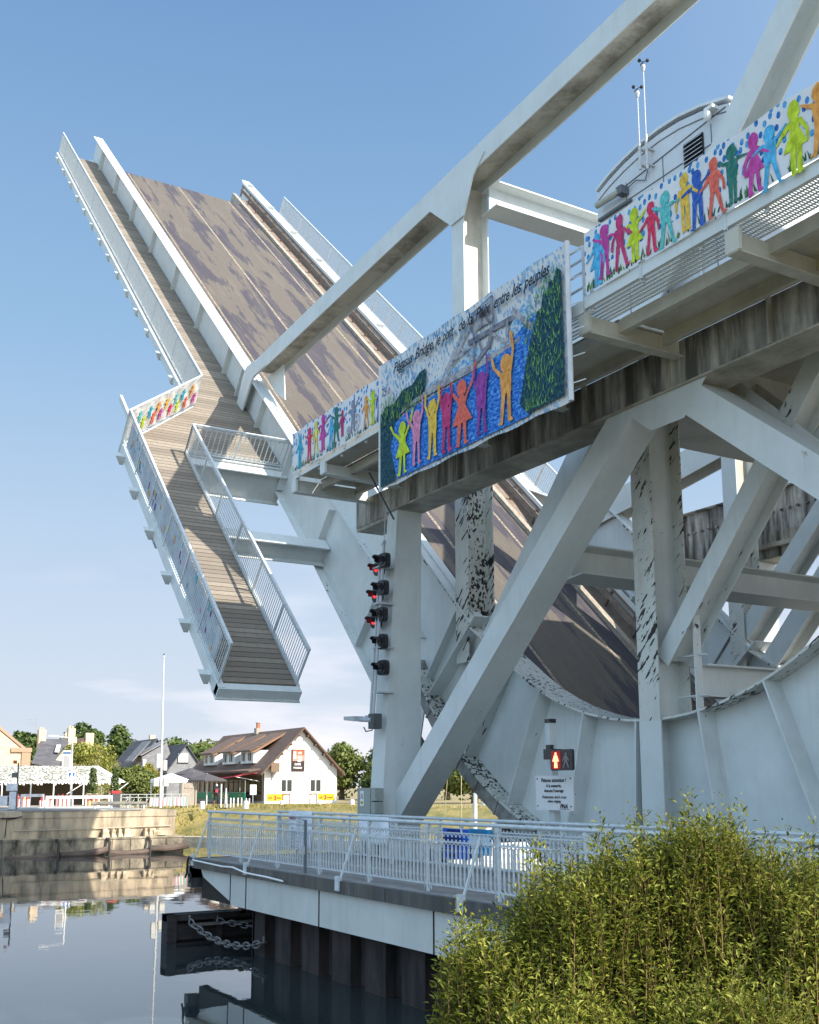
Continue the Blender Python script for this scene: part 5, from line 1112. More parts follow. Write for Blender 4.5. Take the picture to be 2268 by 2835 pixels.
mb = MB(); mb.box(-95.9,-95.8,10,25,GZ,3.3); mb.build('back_wall', flat('tent_wall_brown', (.16,.13,.10), .9), tn)
rg = random.Random(11)
for i, (y, cx, cz, nm, lb, ct) in enumerate(((17.3,(.75,.55,.5),1.0,'box','pale pink crate stall under the left half of the tent','stall'),(19.0,(.8,.7,.66),.9,'box','cream display stall behind the long barrier','stall'),(20.2,(.75,.6,.55),1.0,'box','rosy display stall next to the lamp foot','stall'),(22.4,(.6,.45,.2),.85,'box','straw coloured stall right of the lamp','stall'))):
    r = root('display_stall', (-85, y, GZ), lb, ct, 'stalls under the tent'); mb = MB(); mb.box(-85.3,-84.9,y-.5,y+.45,GZ,cz); mb.build('counter', flat('stall_%d'%i, cx, .8, .05), r)
    mb = MB()
    for k in range(3): mb.box(-85,-84.85,y-.42+k*.3,y-.36+k*.3,GZ,cz+.35)
    build_parts(mb, 'upright', flat('stall_red_%d'%i, (.55,.06,.06)), r)
    mb = MB()
    for k in range(4): mb.box(-85.2,-84.88,y-.45+k*.22,y-.3+k*.22,cz,cz+rg.uniform(.1,.3), k % 3)
    mb.build('goods', [flat('goods_a%d'%i,(.5,.1,.1)), flat('goods_b%d'%i,(.08,.08,.1)), flat('goods_c%d'%i,(.6,.5,.3))], r)
for i, y in enumerate((22.6, 24.3)):
    r = root('potted_shrub', (-86, y, GZ), ('left','right')[i] + ' slim potted conifer in a white framed planter before the tent', 'potted plant', 'potted conifers before the tent')
    mb = MB(); mb.box(-86.3,-85.9,y-.4,y+.4,GZ,1.15,0); mb.box(-86.35,-85.85,y-.5,y-.42,GZ,1.4,1); mb.box(-86.35,-85.85,y+.42,y+.5,GZ,1.4,1); mb.box(-86.35,-85.85,y-.5,y+.5,1.3,1.38,1); mb.build('planter', [WHITE, flat('planter_cream%d'%i, (.55,.48,.36))], r)
    mb = MB()
    for k in range(6): cards(mb, (-86,y,1.6+k*.3), (.42-.03*k,.42-.03*k,.3), 130, .09, rng=rg, shell=.2)
    mb.build('foliage', LF['oak'], r)
# ------------------------------------------------------------------ buildings
CREAM = basic('rubble_stone_wall', (.68,.56,.40), (.52,.41,.28), 2.6, .9, .4, det=8)
def roofmat(name, a, b2, sc=.9): return basic(name, a, b2, sc, .85, .4, (1,1,4), det=8)
SLATE = roofmat('slate_roof', (.10,.10,.115), (.06,.06,.07)); TILE = roofmat('brown_tile_roof', (.165,.105,.078), (.115,.078,.06), 1.6); REDT = roofmat('red_tile_roof', (.30,.16,.10), (.2,.11,.075))
# gabled house: gable faces +X; ridge along X
def gable_house(name, xg, xb, y0, y1, ze, zr, wallm, roofm, label, cat='house', group=None, ov=.3, ywall=None, zw=GZ):
    r = root(name, ((xg+xb)/2, (y0+y1)/2, GZ), label, cat, group); ym = (y0+y1)/2
    mb = MB(); mb.prismx([(y0,zw-.3),(y1,zw-.3),(y1,ze),(ym,zr-.12),(y0,ze)], xb, xg); mb.build('wall', wallm, r)
    mb = MB(); sl = (zr-ze)/(ym-y0)
    for a, b2 in (((y0-ov, ze-ov*sl), (ym, zr)), ((y1+ov, ze-ov*sl), (ym, zr))):
        mb.prismx([a, b2, (b2[0], b2[1]+.16), (a[0], a[1]+.16)], xb-.2, xg+ov)
    rf = mb.build('roof', roofm, r); return r, rf, sl
CAFW = flat('white_render', (.82,.80,.77), .85, .02, 4)
cafe, crf, sl = gable_house('cafe_building', -90.3, -109.5, 38.75, 45.85, 3.35, 6.95, CAFW, TILE, 'white gabled cafe with brown tiled roof, three dormers and green shop front', 'cafe', None, .55)
mb = MB(); mb.box(-100.7,-100.1,42.0,42.6,6.9,7.5,1); mb.box(-100.55,-100.25,42.15,42.45,7.5,8.0,0); mb.box(-100.6,-100.2,42.1,42.5,8.0,8.06,1); mb.build('chimney', [flat('brick_chimney', (.45,.16,.08)), flat('chimney_cap', (.4,.35,.3))], crf)
# lower roof skirt over terrace and front wall (faces the road)
mb = MB(); mb.prismx([(37.1,3.1),(38.2,3.3),(38.2,3.42),(37.1,3.24)], -108.5, -90.0); mb.build('skirt_roof', TILE, crf)
for i, x in enumerate((-94.8,-99.4,-104.6)):
    mb = MB(); mb.prismx([(38.9,3.95),(38.9,5.1),(40.9,5.15),(40.9,3.95)], x-1.55, x+1.55); dm = mb.build('dormer', WHITE, crf)
    mb = MB(); mb.prismx([(38.45,4.98),(42.0,6.72),(42.0,6.84),(38.45,5.12)], x-1.8, x+1.8); mb.build('dormer_roof', TILE, dm)
    mb = MB(); mb.prismx([(38.5,4.92),(38.92,4.9),(42.0,6.65),(41.95,6.76)], x+1.78, x+1.84); mb.build('dormer_cheek', flat('dormer_wood%d'%i, (.30,.17,.10)), dm)
    for sx in (-.75,.75):
        mb = MB(); mb.box(x+sx-.45,x+sx+.45,38.84,38.9,4.1,4.95,0); mb.box(x+sx-.35,x+sx+.35,38.80,38.84,4.18,4.88,1); mb.box(x+sx-.03,x+sx+.03,38.78,38.8,4.18,4.88,0); mb.build('window', [WHITE, flat('dark_glass_%d%d'%(i,sx>0), (.05,.045,.045), .15)], dm)
mb = MB(); mb.prismx([(38.7,3.3),(42.3,6.95),(42.3,7.1),(38.2,3.0)], -89.78,-89.72); mb.prismx([(45.9,3.3),(42.3,6.95),(42.3,7.1),(46.4,3.0)], -89.78,-89.72); mb.build('verge_board', flat('verge_brown', (.16,.09,.06)), crf)
mb = MB()
for t in (.18,.42,.66,.88):
    for s_ in (-1,1): y = 42.3+s_*3.55*(1-t) ; z = 3.3+3.6*t; mb.box(-90.3,-89.8,y-.07,y+.07,z-.22,z-.02)
build_parts(mb, 'purlin_end', flat('purlin_wood', (.14,.09,.07)), cafe)
for a in (40.27, 43.12):
    mb = MB(); mb.box(-90.3,-90.24,a-.05,a+1.18,1.3,2.5,0); mb.box(-90.24,-90.22,a+.08,a+.5,1.42,2.42,1); mb.box(-90.24,-90.22,a+.62,a+1.06,1.42,2.42,1); mb.box(-90.3,-90.27,a-.1,a+1.25,2.5,2.58,2); mb.build('window', [WHITE, flat('window_glass_%d'%int(a), (.05,.055,.05), .1), flat('window_shade_%d'%int(a), (.25,.24,.22))], cafe)
ORG_ = flat('sign_orange', (.55,.12,.05)); YEL = flat('sign_yellow', (.80,.48,.02), .6, .03); SDK = flat('sign_dark', (.05,.03,.03))
mb = MB(); mb.box(-90.28,-90.2,41.3,42.55,3.2,5.12,0); mb.box(-90.2,-90.19,41.37,42.48,4.62,5.05,1); mb.box(-90.2,-90.19,41.37,42.48,3.26,4.1,2); mb.box(-90.2,-90.19,41.37,42.48,4.1,4.62,3); mb.box(-90.19,-90.185,41.45,41.7,4.3,4.95,4); sgn = mb.build('hanging_sign', [SDK, ORG_, SDK, flat('sign_pink', (.7,.3,.22)), WHITE], cafe)
text('3', .62, WHITE, sgn, (-90.17,41.82,4.05), (0,1,0), sx=1.5, off=.03, name='number')
text('CAFE', .26, WHITE, sgn, (-90.17,41.55,3.72), (0,1,0), off=.01); text('BRASSERIE', .2, WHITE, sgn, (-90.17,41.44,3.42), (0,1,0), sx=.9, off=.008); text('LES', .26, WHITE, sgn, (-90.17,41.85,4.72), (0,1,0), off=.01)
for a, b2 in ((39.0,40.75),(43.95,45.6)):
    mb = MB(); mb.box(-90.29,-90.24,a,b2,.62,1.18,0); s_ = mb.build('yellow_sign', YEL, cafe)
    text('3', .5, REDP, s_, (-90.22,(a+b2)/2-.25,.70), (0,1,0), off=.02, name='number'); text('LES', .24, REDP, s_, (-90.22,a+.08,.78), (0,1,0), off=.005); text('PLANEURS' if a > 42 else 'SNACK', .2, REDP, s_, (-90.22,(a+b2)/2+.05,.78), (0,1,0), sx=.62, off=.004)
mb = MB(); mb.box(-90.29,-90.27,39.0,45.7,1.17,1.24,0); mb.box(-90.29,-90.27,40.8,43.9,.6,.64,0); mb.build('trim', flat('pink_trim', (.75,.5,.42)), cafe)
mb = MB(); mb.prismz([(-90.3,39.3),(-89.7,39.1),(-89.7,39.9),(-90.3,39.9)], 3.1, 3.9); mb.tube([(-90.2,39.4,3.1),(-90.2,39.4,2.4)], .04, 6); mb.build('lantern', flat('lantern_brown', (.22,.15,.1)), cafe)
# shop front under the skirt roof
mb = MB(); mb.box(-108.8,-90.5,38.6,38.74,.6,3.1,0)
for k in range(14): mb.box(-108.5+k*1.3,-107.6+k*1.3,38.56,38.6,1.2,2.4,1)
mb.build('shop_window', [flat('shop_shade', (.12,.09,.075)), flat('shop_glass', (.03,.03,.035), .15)], cafe)
GREEN = flat('shop_green', (.01,.24,.13), .5, .03); GOLD = flat('gold_letters', (.85,.66,.25))
tr_ = root('terrace_screen', (-97, 37.2, GZ), 'glazed terrace screen on green boards with gold shop lettering', 'terrace screen')
mb = MB(); mb.box(-104.5,-91.0,37.2,37.26,.72,1.32,0); mb.build('green_board', GREEN, tr_)
mb = MB(); mb.box(-104.5,-91,37.18,37.28,1.32,1.38); mb.box(-104.5,-91,37.2,37.26,2.38,2.44)
for k in range(12): mb.box(-104.5+k*1.22,-104.44+k*1.22,37.2,37.26,1.38,2.4)
mb.build('frame', flat('screen_frame', (.28,.33,.32)), tr_)
text('LIBERTY', .5, GOLD, tr_, (-106.2+.2,37.16,.84), (1,0,0), sx=1.28, off=.01); text('BOUTIQUE', .5, GOLD, tr_, (-99.0,37.16,.84), (1,0,0), sx=1.75, off=.01)
text('A BAS', .18, GOLD, tr_, (-92.3,37.16,1.05), (1,0,0)); text('VERSO', .18, GOLD, tr_, (-92.3,37.16,.82), (1,0,0))
mb = MB(); mb.box(-104.4,-91,37.22,37.26,.4,.72); mb.build('plinth', flat('screen_plinth', (.30,.27,.25)), tr_)
aw = root('awning', (-94.5, 37.6, 2.9), 'pink red sloping awning beneath the cafe roof', 'awning')
mb = MB(); mb.add([(-98.5,36.4,2.42),(-90.9,36.2,2.75),(-90.9,38.6,3.12),(-98.5,38.6,2.95),(-98.5,36.4,2.37),(-90.9,36.2,2.7),(-90.9,38.6,3.07),(-98.5,38.6,2.9)], [(0,1,2,3),(7,6,5,4),(0,4,5,1),(1,5,6,2)]); mb.build('canopy', flat('awning_red', (.68,.09,.13), .8), aw)
mb = MB(); mb.beam((-98.4,36.4,2.4),(-98.4,38.5,2.2),.05,.05); mb.beam((-91,36.3,2.7),(-91,38.6,2.3),.05,.05); build_parts(mb, 'arm', WHITE, aw)
def parasol(x, y, rad, zt, mat, label, name='parasol'):
    r = root(name, (x, y, GZ), label, 'parasol', 'terrace parasols'); mb = MB(); mb.tube([(x,y,GZ),(x,y,zt)], .05, 6); mb.build('pole', WHITE, r)
    mb = MB(); n_ = 8; ring = [(x+rad*math.cos(2*PI*k/n_+.3), y+rad*math.sin(2*PI*k/n_+.3), zt-.55) for k in range(n_)]
    mb.v = [(x,y,zt),(x,y,zt-.04)] + ring + [(a,b2,c-.12) for a,b2,c in ring]
    for k in range(n_): mb.f += [(0,2+k,2+(k+1)%n_),(1,10+(k+1)%n_,10+k),(2+k,10+k,10+(k+1)%n_,2+(k+1)%n_)]; mb.m += [0,0,0]
    mb.build('canopy', mat, r)
PDK = flat('parasol_dark', (.10,.09,.095), .85)
parasol(-87.5, 32.4, 1.6, 2.95, PDK, 'dark parasol with faded red lettering before the shop front')
parasol(-90.5, 32.3, 1.7, 3.15, PDK, 'second dark parasol half hidden behind the first')
parasol(-93, 32.9, 1.5, 3.5, PDK, 'small dark parasol tip farthest back on the terrace')
wt = root('white_gazebo', (-88, 29.9, GZ), 'white pitched gazebo canopy beside the terrace', 'gazebo')
mb = MB(); mb.v = [(-89.5,30.0,3.0),(-88,28.7,2.45),(-88,31.4,2.3),(-91,31.4,2.3),(-91,28.7,2.45),(-88,28.7,2.2),(-88,31.4,2.15),(-91,31.4,2.15),(-91,28.7,2.2)]; mb.f = [(0,1,2),(0,2,3),(0,3,4),(0,4,1),(1,5,6,2),(2,6,7,3),(3,7,8,4),(4,8,5,1)]; mb.m = [0]*8; mb.build('canopy', WHITE, wt)
mb = MB()
for x, y in ((-88,28.8),(-88,31.3),(-91,28.8),(-91,31.3)): mb.box(x-.05,x+.05,y-.05,y+.05,GZ,2.3)
build_parts(mb, 'leg', WHITE, wt)
wf = root('wooden_fence', (-87, 30.8, GZ), 'weathered grey wooden fence panel beside the terrace', 'fence')
mb = MB(); mb.box(-87.02,-86.98,30.15,31.25,GZ,2.15); mb.box(-86.98,-86.94,30.3,31.1,1.75,1.85); mb.build('boards', basic('weathered_boards', (.42,.36,.30), (.25,.21,.18), 3, .9, .3, (1,5,1)), wf)
mb = MB(); mb.box(-87.05,-86.9,30.05,30.18,GZ,2.25); mb.box(-87.05,-86.9,31.2,31.33,GZ,2.25); mb.build('posts', flat('fence_post', (.4,.34,.28)), wf)
# houses on the left
yh, yrf, _ = gable_house('stone_house', -120, -140, 14.5, 24.4, 5.5, 9.6, CREAM, REDT, 'cream stone gable house at the left edge with brick coping', 'house', 'stone houses', .05)
mb = MB(); mb.box(-119.95,-119.85,24.0,24.9,GZ,5.9); mb.box(-119.98,-119.8,22.9,25.0,5.5,5.95); mb.prismx([(19.45,9.6),(24.4,5.6),(24.4,5.95),(19.45,9.95)], -120.1,-119.9); mb.build('brick_coping', flat('brick_trim', (.46,.30,.20)), yh)
mb = MB(); mb.box(-124,-122.8,20.6,21.7,6,10.6); mb.build('chimney', CREAM, yrf)
sh, srf, _ = gable_house('slate_roofed_house', -128, -136, 27.2, 32.0, 4.6, 7.4, CREAM, SLATE, 'small cream stone house with dark slate roof, rooflight and two chimneys', 'house', 'stone houses', .15)
# turn: ridge across, gable towards the right
for o in (sh,): pass
bpy.data.objects.remove(srf)
for ch in list(sh.children): bpy.data.objects.remove(ch)
mb = MB(); mb.box(-137,-128,27.0,31.6,0,4.2); mb.prismz([(-137,31.55),(-128,31.55),(-128,31.62),(-137,31.62)], 0, 4.2); mb.v += [(-128,31.6,4.2),(-137,31.6,4.2),(-132.5,31.6,8.2),(-128,31.3,4.2),(-137,31.3,4.2),(-132.5,31.3,8.2)]; b0 = len(mb.v)-6; mb.f += [(b0,b0+1,b0+2),(b0+5,b0+4,b0+3),(b0,b0+2,b0+5,b0+3),(b0+1,b0+4,b0+5,b0+2)]; mb.m += [0]*4
mb.box(-128.3,-127.9,28.9,31.6,3.9,4.3); mb.prismx([(28.85,4.2),(31.6,4.2),(31.6,7.6),(31.0,7.2)], -128.05, -127.98); mb.build('wall', CREAM, sh)
mb = MB(); mb.v = [(-127.5,26.6,4.5),(-127.5,30.2,3.9),(-129.5,31.3,7.3),(-129.5,28.0,7.35),(-127.6,26.6,4.4),(-127.6,30.2,3.8),(-129.6,31.3,7.2),(-129.6,28.0,7.25)]; mb.f = [(0,1,2,3),(7,6,5,4),(0,4,5,1),(1,5,6,2),(2,6,7,3),(3,7,4,0)]; mb.m = [0]*6; mb.build('roof', SLATE, sh)
mb = MB(); mb.v = [(-128.2,29.2,5.75),(-128.2,29.7,5.7),(-128.85,30.05,6.6),(-128.85,29.55,6.62)]; mb.v += [(x+.12,y,z+.06) for x,y,z in mb.v]; mb.f = [(3,2,1,0),(4,5,6,7),(0,1,5,4),(1,2,6,5),(2,3,7,6),(3,0,4,7)]; mb.m = [0]*6; mb.build('rooflight', flat('rooflight_glass', (.5,.52,.55), .3), sh)
for y, z in ((28.05,8.35),(31.35,8.6)): mb = MB(); mb.box(-130.2,-129.3,y-.4,y+.4,6.2,z); mb.tube([(-129.8,y-.15,z),(-129.8,y-.15,z+.3)], .12, 6); mb.tube([(-129.8,y+.15,z),(-129.8,y+.15,z+.25)], .12, 6); mb.build('chimney', CREAM, sh)
mb = MB(); mb.tube([(-129.8,27.4,8.2),(-129.8,27.4,9.6)], .025, 4)
for z in (8.9,9.2,9.5): mb.tube([(-129.8,26.4,z),(-129.8,27.5,z)], .02, 4)
mb.build('aerial', flat('aerial_grey', (.35,.35,.36)), sh)
rh, rrf, _ = gable_house('red_roofed_house', -140, -148, 33.8, 37.6, 6.2, 7.9, CREAM, REDT, 'low cream house with red tiled roof behind the weeping willow', 'house', 'stone houses', .1)
mb = MB(); mb.box(-140.2,-139.6,35.6,36.6,6.0,8.6); mb.prismx([(34.6,6.2),(37.4,6.2),(36.4,7.4),(35.8,7.4)], -139.9,-139.8); mb.build('chimney', CREAM, rh)
GREYS = basic('grey_slate_cladding', (.26,.26,.27), (.17,.17,.18), 1.5, .85, .4, (1,1,3))
for xg, y0, y1, ze, zr, lb in ((-125,36.6,43.4,3.2,7.25,'tall grey slate clad house with white framed side window'), (-119,39.4,43.6,3.6,6.45,'smaller grey gabled house with white shuttered window')):
    hh_, hr, _ = gable_house('slate_clad_house', xg, xg-9, y0, y1, ze, zr, GREYS, SLATE, lb, 'house', 'grey slate houses', .25)
    if xg < -120:
        mb = MB(); mb.prismx([(36.3,4.6),(38.3,6.9),(38.3,7.0),(36.3,4.75)], -124.9, -121.8); mb.prismx([(37.5,3.2),(37.5,5.2),(40.3,6.9),(41.6,3.2)], -124.9,-122.2); mb.prismx([(37.3,5.3),(40.3,6.95),(40.3,7.05),(37.2,5.4)], -124.9,-121.9); mb.build('side_wing', GREYS, hh_)
        mb = MB(); mb.box(-122.2,-122.1,37.6,37.95,3.5,4.9,0); mb.box(-122.2,-122.12,37.0,37.5,3.6,4.6,1); mb.build('window', [WHITE, flat('house_glass', (.05,.05,.06))], hh_)
        mb = MB(); mb.box(-128,-127.4,40.0,40.6,7,7.9); mb.build('chimney', CREAM, hh_)
    else:
        mb = MB(); mb.box(-118.95,-118.85,40.6,41.7,4.55,5.5,0); mb.box(-118.97,-118.9,40.5,41.8,4.45,4.55,1); mb.build('window', [WHITE, SDK], hh_)
# ------------------------------------------------------------------ trees and bushes of the far bank
tree(-150, 20.5, 13, 6.5, 'pine', 'dark pointed conifer at the left edge above the stone house', 'background trees', 'conifer_tree', seed=1, dens=1.3, size=.4)
tree(-152, 26.5, 12.3, 4, 'pine', 'narrow drooping conifer beside the left chimney', 'background trees', 'conifer_tree', seed=2, size=.4)
tree(-160, 24, 10, 9, 'oak', 'round green tree between the two left conifers', 'background trees', seed=3, size=.42)
tree(-158, 31.5, 9.3, 8, 'oak', 'dark round tree behind the slate roofed house', 'background trees', seed=4, size=.42)
tree(-165, 41.5, 11.2, 8, 'oak', 'tall twin headed tree behind the weeping willow', 'background trees', seed=5, size=.42)
tree(-165, 47, 11, 6, 'oak', 'slender green tree right of the twin headed one', 'background trees', seed=6, size=.42)
names = ['first','second','third','fourth','fifth','sixth','seventh','eighth']
for i, (x, y, h, wd) in enumerate(((-175,53,9.2,10),(-178,60,9.8,10),(-180,67,9.7,11),(-180,74.5,9.4,10),(-182,82,9.8,11),(-170,71,9.2,9),(-150,63.5,8.2,8),(-140,65.5,7.8,7))):
    tree(x, y, h, wd*1.4, 'oak' if i % 2 else 'pale', names[i] + ' tree from the left in the wooded line behind the grey houses', 'wooded line behind the houses', seed=20+i, size=.42, blobs=14)
tree(-111, 28.9, 6.3, 6.2, 'weeping', 'weeping willow with yellow green hanging branches behind the tent', None, 'weeping_willow', seed=9, dens=1.6)
tree(-95, 28.7, 3.5, 3.9, 'pale', 'rounded flowering shrub between the tent and the mast', None, 'flowering_bush', seed=10, size=.13, dens=1.6)
tree(-104, 32.6, 3.9, 2.6, 'yellow', 'yellow green shrub above the white gazebo', None, 'yellow_bush', seed=12, size=.14)
for i, (x, y, h, wd, kd, lb) in enumerate(((-112,57.5,6.6,6,'pale','leafy tree close right of the white cafe'),(-108,61.5,6.9,6.5,'pale','leafy tree just left of the bridge column'),(-100,64,6.2,6,'oak','darker tree partly hidden by the bridge column'),(-104,57.5,2.8,4,'oak','low dark hedge at the foot of the trees by the cafe'),(-80,54,5.2,5.5,'pale','tree seen through the gap beneath the quadrant'),(-72,56.5,4.6,5,'pale','yellowish tree right of the sailing boat mast'),(-84,49.5,5.8,5,'oak','tree filling the gap left of the sailing boat mast'))):
    tree(x, y, h, wd, kd, lb, 'trees along the canal bank', seed=30+i, size=.26, dens=1.5)
# grass tufts on the bank
mb = MB(); rg = random.Random(5)
for i in range(9000):
    k = rg.random(); si = rg.choice([3,4,4,5,5,6,6,7,8]); a, b2 = Vector(shore[si]), Vector(shore[si+1]); t = rg.random(); kk = rg.uniform(.6,9); p = a+(b2-a)*t; x, y = p.x-.5*kk, p.y+.87*kk
    z = -1.86 + (kk-.5)*.36 if kk < 6.6 else .34; z = min(z, .34); h = rg.uniform(.06,.26) ; l = rg.uniform(-.1,.1)
    b0 = len(mb.v); mb.v += [(x,y-.05,z-.03),(x,y+.05,z-.03),(x+l,y+l,z+h)]; mb.f.append((b0,b0+1,b0+2)); mb.m.append(0)
setp(mb.build('bank_grass', leafmat('grass_blades', (.10,.11,.025), (.26,.22,.06), (.42,.32,.12), .2)), kind='stuff')
# bollards and posts
bl = None
for i, (x, y) in enumerate(((-80,29.3),(-79,32.4),(-79.5,35.6),(-80,39.1),(-80.5,42.3))):
    z0 = .3; lab = ['white stone bollard nearest the striped fence','white stone bollard before the green lettering','white stone bollard before the gable wall','white stone bollard at the right corner of the cafe','white stone bollard farthest right by the trees'][i]
    if bl is None:
        bl = root('bollard', (x,y,z0), lab, 'bollard', 'white bollards linked by chain'); mb = MB(); mb.tube([(x,y,z0-.1),(x,y,z0+.42),(x,y,z0+.48)], [.2,.18,.12], 10); mb.build('body', WHITE, bl)
    else: copy_tree(bl, (x,y,z0), lab)
pp = None
for i, (x, y, h) in enumerate(((-82,31.55,2.0),(-82,31.95,1.7),(-81.5,32.15,.95),(-81.5,32.4,.95),(-81.5,32.75,.95),(-81.5,33.05,.95),(-81.5,33.45,.9),(-81.5,33.7,.9))):
    lab = ['tall white pole left before the shop front','pointed white closed parasol pole beside the tall pole'][i] if i < 2 else None
    mb = MB(); mb.tube([(x,y,GZ-.1),(x,y,h),(x,y,h+.06)], [.05 if i != 1 else .13,.05 if i != 1 else .04,.01], 6)
    o = mb.build('white_post', WHITE, loc=(x,y,GZ)); setp(o, lab or 'short white post in the row before the shop front', 'post', 'white posts before the shop front')
nb = root('notice_pole', (-83, 34.6, GZ), 'back of a white rectangular notice on a thin pole by the cafe', 'notice')
mb = MB(); mb.box(-83,-82.96,34.35,34.9,1.2,2.0); mb.build('panel', WHITE, nb); mb = MB(); mb.tube([(-83,34.62,0),(-83,34.62,1.9)], .03, 6); mb.build('pole', GALV, nb)
for y, lb in ((40.0,'dark framed menu board standing left at the gable'),(42.6,'dark framed menu board standing right at the gable')):
    r = root('menu_board', (-88.5,y,GZ), lb, 'menu board', 'menu boards at the gable'); mb = MB(); mb.box(-88.5,-88.45,y-.35,y-.28,GZ,1.2); mb.box(-88.5,-88.45,y+.28,y+.35,GZ,1.2); mb.box(-88.5,-88.45,y-.35,y+.35,1.12,1.2); mb.build('frame', flat('menu_frame_%d'%int(y), (.15,.05,.04)), r); mb = MB(); mb.box(-88.49,-88.46,y-.25,y+.25,.75,1.05); mb.box(-88.49,-88.46,y-.25,y+.25,.4,.68); mb.build('card', WHITE, r)
# person walking
def person(x, y, z, h, label):
    r = root('person', (x,y,z), label, 'person'); bm = bpy.data.meshes.new('body'); J = [(0,0,.53),(0,0,.66),(0,.01,.80),(0,.01,.86),(0,.02,.95),(0,.13,.78),(.04,.19,.62),(.12,.2,.5),(0,-.11,.78),(-.03,-.17,.64),(.05,-.2,.54),(.02,.07,.5),(.07,.07,.27),(-.02,.08,.02),(.1,.08,.01),(-.02,-.07,.5),(-.05,-.06,.28),(-.16,-.06,.05),(-.06,-.06,.01)]
    E_ = [(0,1),(1,2),(2,3),(3,4),(2,5),(5,6),(6,7),(2,8),(8,9),(9,10),(0,11),(11,12),(12,13),(13,14),(0,15),(15,16),(16,17),(17,18)]
    R_ = [.085,.08,.09,.035,.06,.04,.028,.02,.04,.028,.02,.055,.04,.028,.025,.055,.04,.028,.025]
    bm.from_pydata([(a*h,b2*h,c*h) for a,b2,c in J], E_, []); o = bpy.data.objects.new('body', bm); C.objects.link(o); o.parent = r; bm.materials.append(flat('dark_clothes', (.02,.02,.03)))
    md = o.modifiers.new('skin', 'SKIN')
    for i, v in enumerate(bm.skin_vertices[0].data): v.radius = (R_[i]*h, R_[i]*h); v.use_root = (i == 0)
    o.modifiers.new('sub', 'SUBSURF').levels = 1
    mb = MB(); mb.ball((x,y+.03,z+h*.955), h*.062, 10, 8, 0, (1,.85,1.1)); mb.build('hair', flat('white_cap', (.75,.73,.7)), r)
    mb = MB(); mb.box(x+.06,x+.14,y-.12,y+.1,z+h*.62,z+h*.76); mb.build('bag', flat('red_bag', (.5,.05,.06)), r)
    mb = MB()
    for a, b2 in ((.05,.075),(-.05,-.06)): mb.tube([(x+a*h,y+b2*h,z+h*.25),(x+(a-.08 if a<0 else -.01)*1.0*h,y+b2*h,z+h*.06)], [.038*h,.028*h], 8)
    mb.build('bare_legs', flat('skin_tone', (.45,.22,.14)), r)
person(-84, 31.9, GZ, 1.68, 'person in dark clothes and white cap walking past the green shop board')
# sailing boat moored behind the quay
sb = root('sailing_boat', (-48, 36, -2.1), 'white sailing boat with tall mast and boom moored behind the frame', 'sailing boat')
mb = MB(); secs = []
for t, wy, zt in ((0,.1,-.75),(.15,.9,-.85),(.4,1.35,-.95),(.7,1.35,-1.0),(1,1.1,-1.0)):
    y = 30.5+9.5*t; secs.append([(-48-wy,y,zt),(-48-wy*.75,y,-2.3),(-48+wy*.75,y,-2.3),(-48+wy,y,zt)])
for s_ in secs: mb.v += s_
for i in range(4):
    for k in range(4): a = i*4+k; c_ = i*4+(k+1)%4; mb.f.append((a,c_,c_+4,a+4)); mb.m.append(0)
mb.f += [(0,3,2,1),(16,17,18,19)]; mb.m += [0,0]; mb.build('hull', WHITE, sb)
mb = MB(); mb.hexa([(-48.8,33,-1.0),(-47.2,33,-1.0),(-47.0,38,-1.0),(-49,38,-1.0),(-48.5,33.6,-.45),(-47.5,33.6,-.45),(-47.3,37.6,-.4),(-48.7,37.6,-.4)]); mb.box(-47.35,-47.3,34,36.6,-.8,-.6,1); mb.build('cabin', [WHITE, flat('boat_window', (.03,.05,.1))], sb)
mb = MB(); mb.tube([(-48,32.4,-.9),(-48,32.55,9)], .11, 8); mb.build('mast', WHITE, sb)
mb = MB(); mb.tube([(-48,32.9,.95),(-48,37.5,1.05)], .13, 8); mb.tube([(-48,32.9,-.6),(-48,35.2,.85)], .09, 8); mb.build('boom', WHITE, sb)
RIG = flat('rigging', (.45,.42,.22))
mb = MB()
for a, b2 in (((-48,30.4,-.8),(-48,31.4,8)),((-47,30.9,-.8),(-48,31.6,4)),((-47,33.9,-.8),(-48,33.4,1.6)),((-48,34.6,1.0),(-47.4,34.6,-.6)),((-48,40.0,-.9),(-48,32.5,7.5)),((-48,39.8,-.9),(-48,33.0,.0)),((-48,32.6,1.7),(-48,37.2,1.1)),((-48,38.8,.9),(-48,34.4,-1.0))): mb.tube([a,b2], .022, 4)
mb.build('rigging', RIG, sb)
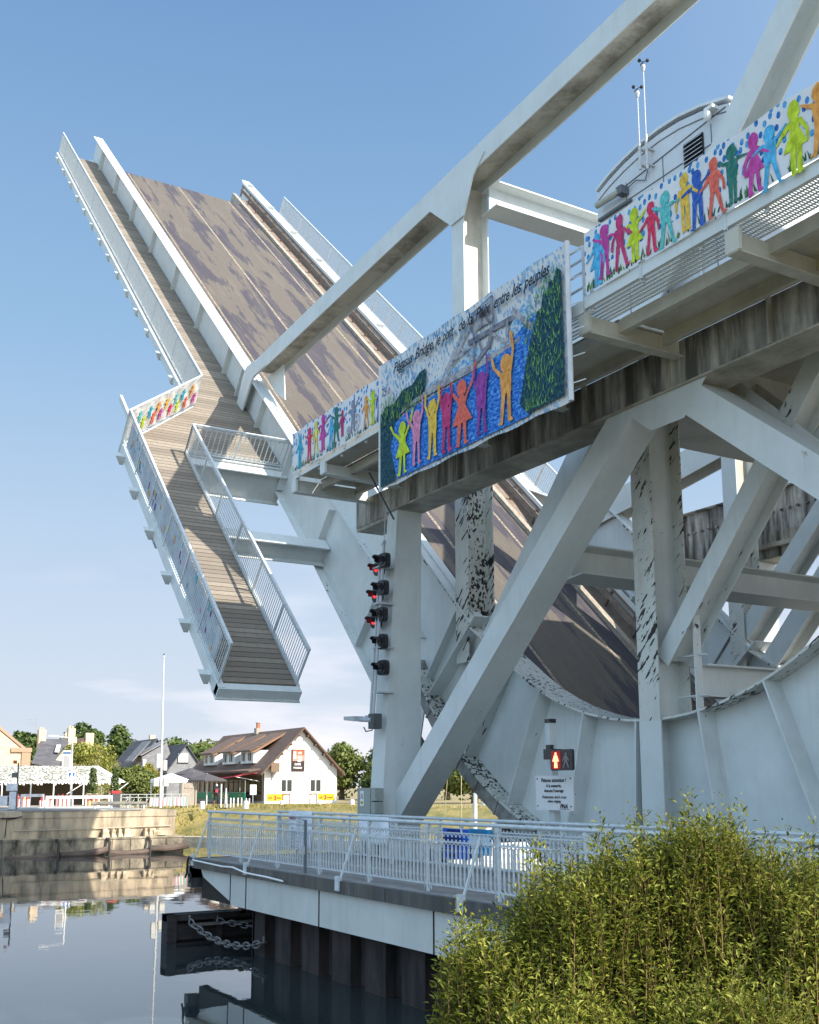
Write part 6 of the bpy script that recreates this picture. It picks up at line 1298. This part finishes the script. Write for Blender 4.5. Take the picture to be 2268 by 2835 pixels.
# ------------------------------------------------------------------ foreground willow bushes on the near bank
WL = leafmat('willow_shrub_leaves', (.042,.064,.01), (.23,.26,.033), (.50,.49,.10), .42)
WB = flat('willow_twig', (.20,.13,.05), .8)
def shrub(cx, cy, n_st, spread, zmin, zmax, label, seed, prof):
    rg = random.Random(seed); r = root('willow_shrub', (cx, cy, -1.0), label, 'bush', 'willow bushes on the near bank')
    lv = MB(); st = MB()
    for i in range(n_st):
        a = rg.uniform(0,2*PI); rr = spread*math.sqrt(rg.random()); bx, by = cx+rr*math.cos(a), cy+rr*math.sin(a)
        top = zmin + (zmax-zmin)*(prof(bx, by))*(1-.75*rg.random()**1.6)*(1-.2*(rr/spread)**2)
        if rg.random() < .14: top += rg.uniform(.06,.32)
        base = top - rg.uniform(.55,1.0); lean = Vector(((bx-cx)*.25+rg.uniform(-.26,.26), (by-cy)*.25+rg.uniform(-.26,.26), 1)).normalized()
        L = (top-base)/lean.z; p0 = Vector((bx,by,top)) - lean*L; pts = []
        cv = Vector((rg.uniform(-.1,.1), rg.uniform(-.1,.1), 0))
        for k in range(5): t = k/4; pts.append(p0 + lean*L*t + cv*math.sin(PI*t)*.6)
        st.tube(pts, [.0045,.004,.003,.002,.001], 4, 0, False)
        m_ = int(L/.0135)
        for k in range(m_):
            t = k/m_; f_ = t*4; j = min(3, int(f_)); p = pts[j].lerp(pts[j+1], f_-j); az = k*2.4+rg.uniform(-.5,.5); el = rg.uniform(.15,1.25)
            dd = Vector((math.cos(az)*math.cos(el), math.sin(az)*math.cos(el), math.sin(el))); s_ = rg.uniform(.032,.066)*(1 if t < .9 else .7)
            sd_ = dd.cross(Vector((rg.uniform(-.4,.4),rg.uniform(-.4,.4),1))).normalized(); nn = sd_.cross(dd); p = p + dd*rg.uniform(0,.09)
            b0 = len(lv.v); lv.v += [tuple(p), tuple(p+dd*s_*.45+sd_*s_*.21+nn*.004), tuple(p+dd*s_ - nn*s_*.18), tuple(p+dd*s_*.45-sd_*s_*.21+nn*.004)]; lv.f.append((b0,b0+1,b0+2,b0+3)); lv.m.append(0)
    lv.build('foliage', WL, r); st.build('stems', WB, r)

SH = ((-6.5,4.62,420,.46,-.1,.98,'willow bush with lowest rounded top at the left of the thicket'),(-6.2,5.1,600,.5,.1,1.33,'olive willow bush second from the left in front of the railing'),(-5.8,5.85,600,.42,.3,1.66,'tallest willow bush with shoots rising over the railing'),(-6.0,5.48,520,.45,.2,1.46,'middle willow bush filling the dip left of the tallest one'),(-5.5,6.35,560,.55,.3,1.38,'willow bush right of the tallest one on the bank'),(-5.2,7.0,460,.55,.3,1.36,'willow bush cut by the right edge of the picture'),(-5.8,4.6,460,.45,-.4,.55,'low willow bush in front of the others at the bottom'),(-5.2,5.4,460,.5,-.4,.66,'low dense willow bush nearest the viewer at bottom right'))
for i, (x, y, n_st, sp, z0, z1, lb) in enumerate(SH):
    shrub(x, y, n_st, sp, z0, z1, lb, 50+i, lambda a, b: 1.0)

# woodland on the approach side, unseen, added to block low sky light
mb = MB(); rg = random.Random(77)
for k in range(26):
    x = 40 + 16*rg.random(); y = -45 + 4.6*k; h = rg.uniform(7, 11)
    cards(mb, (x, y, h*.5), (3.6, 3.2, h*.5), 420, .55, rng=rg, shell=.6)
setp(mb.build('light_blocking_woodland', LF['oak']), kind='stuff')
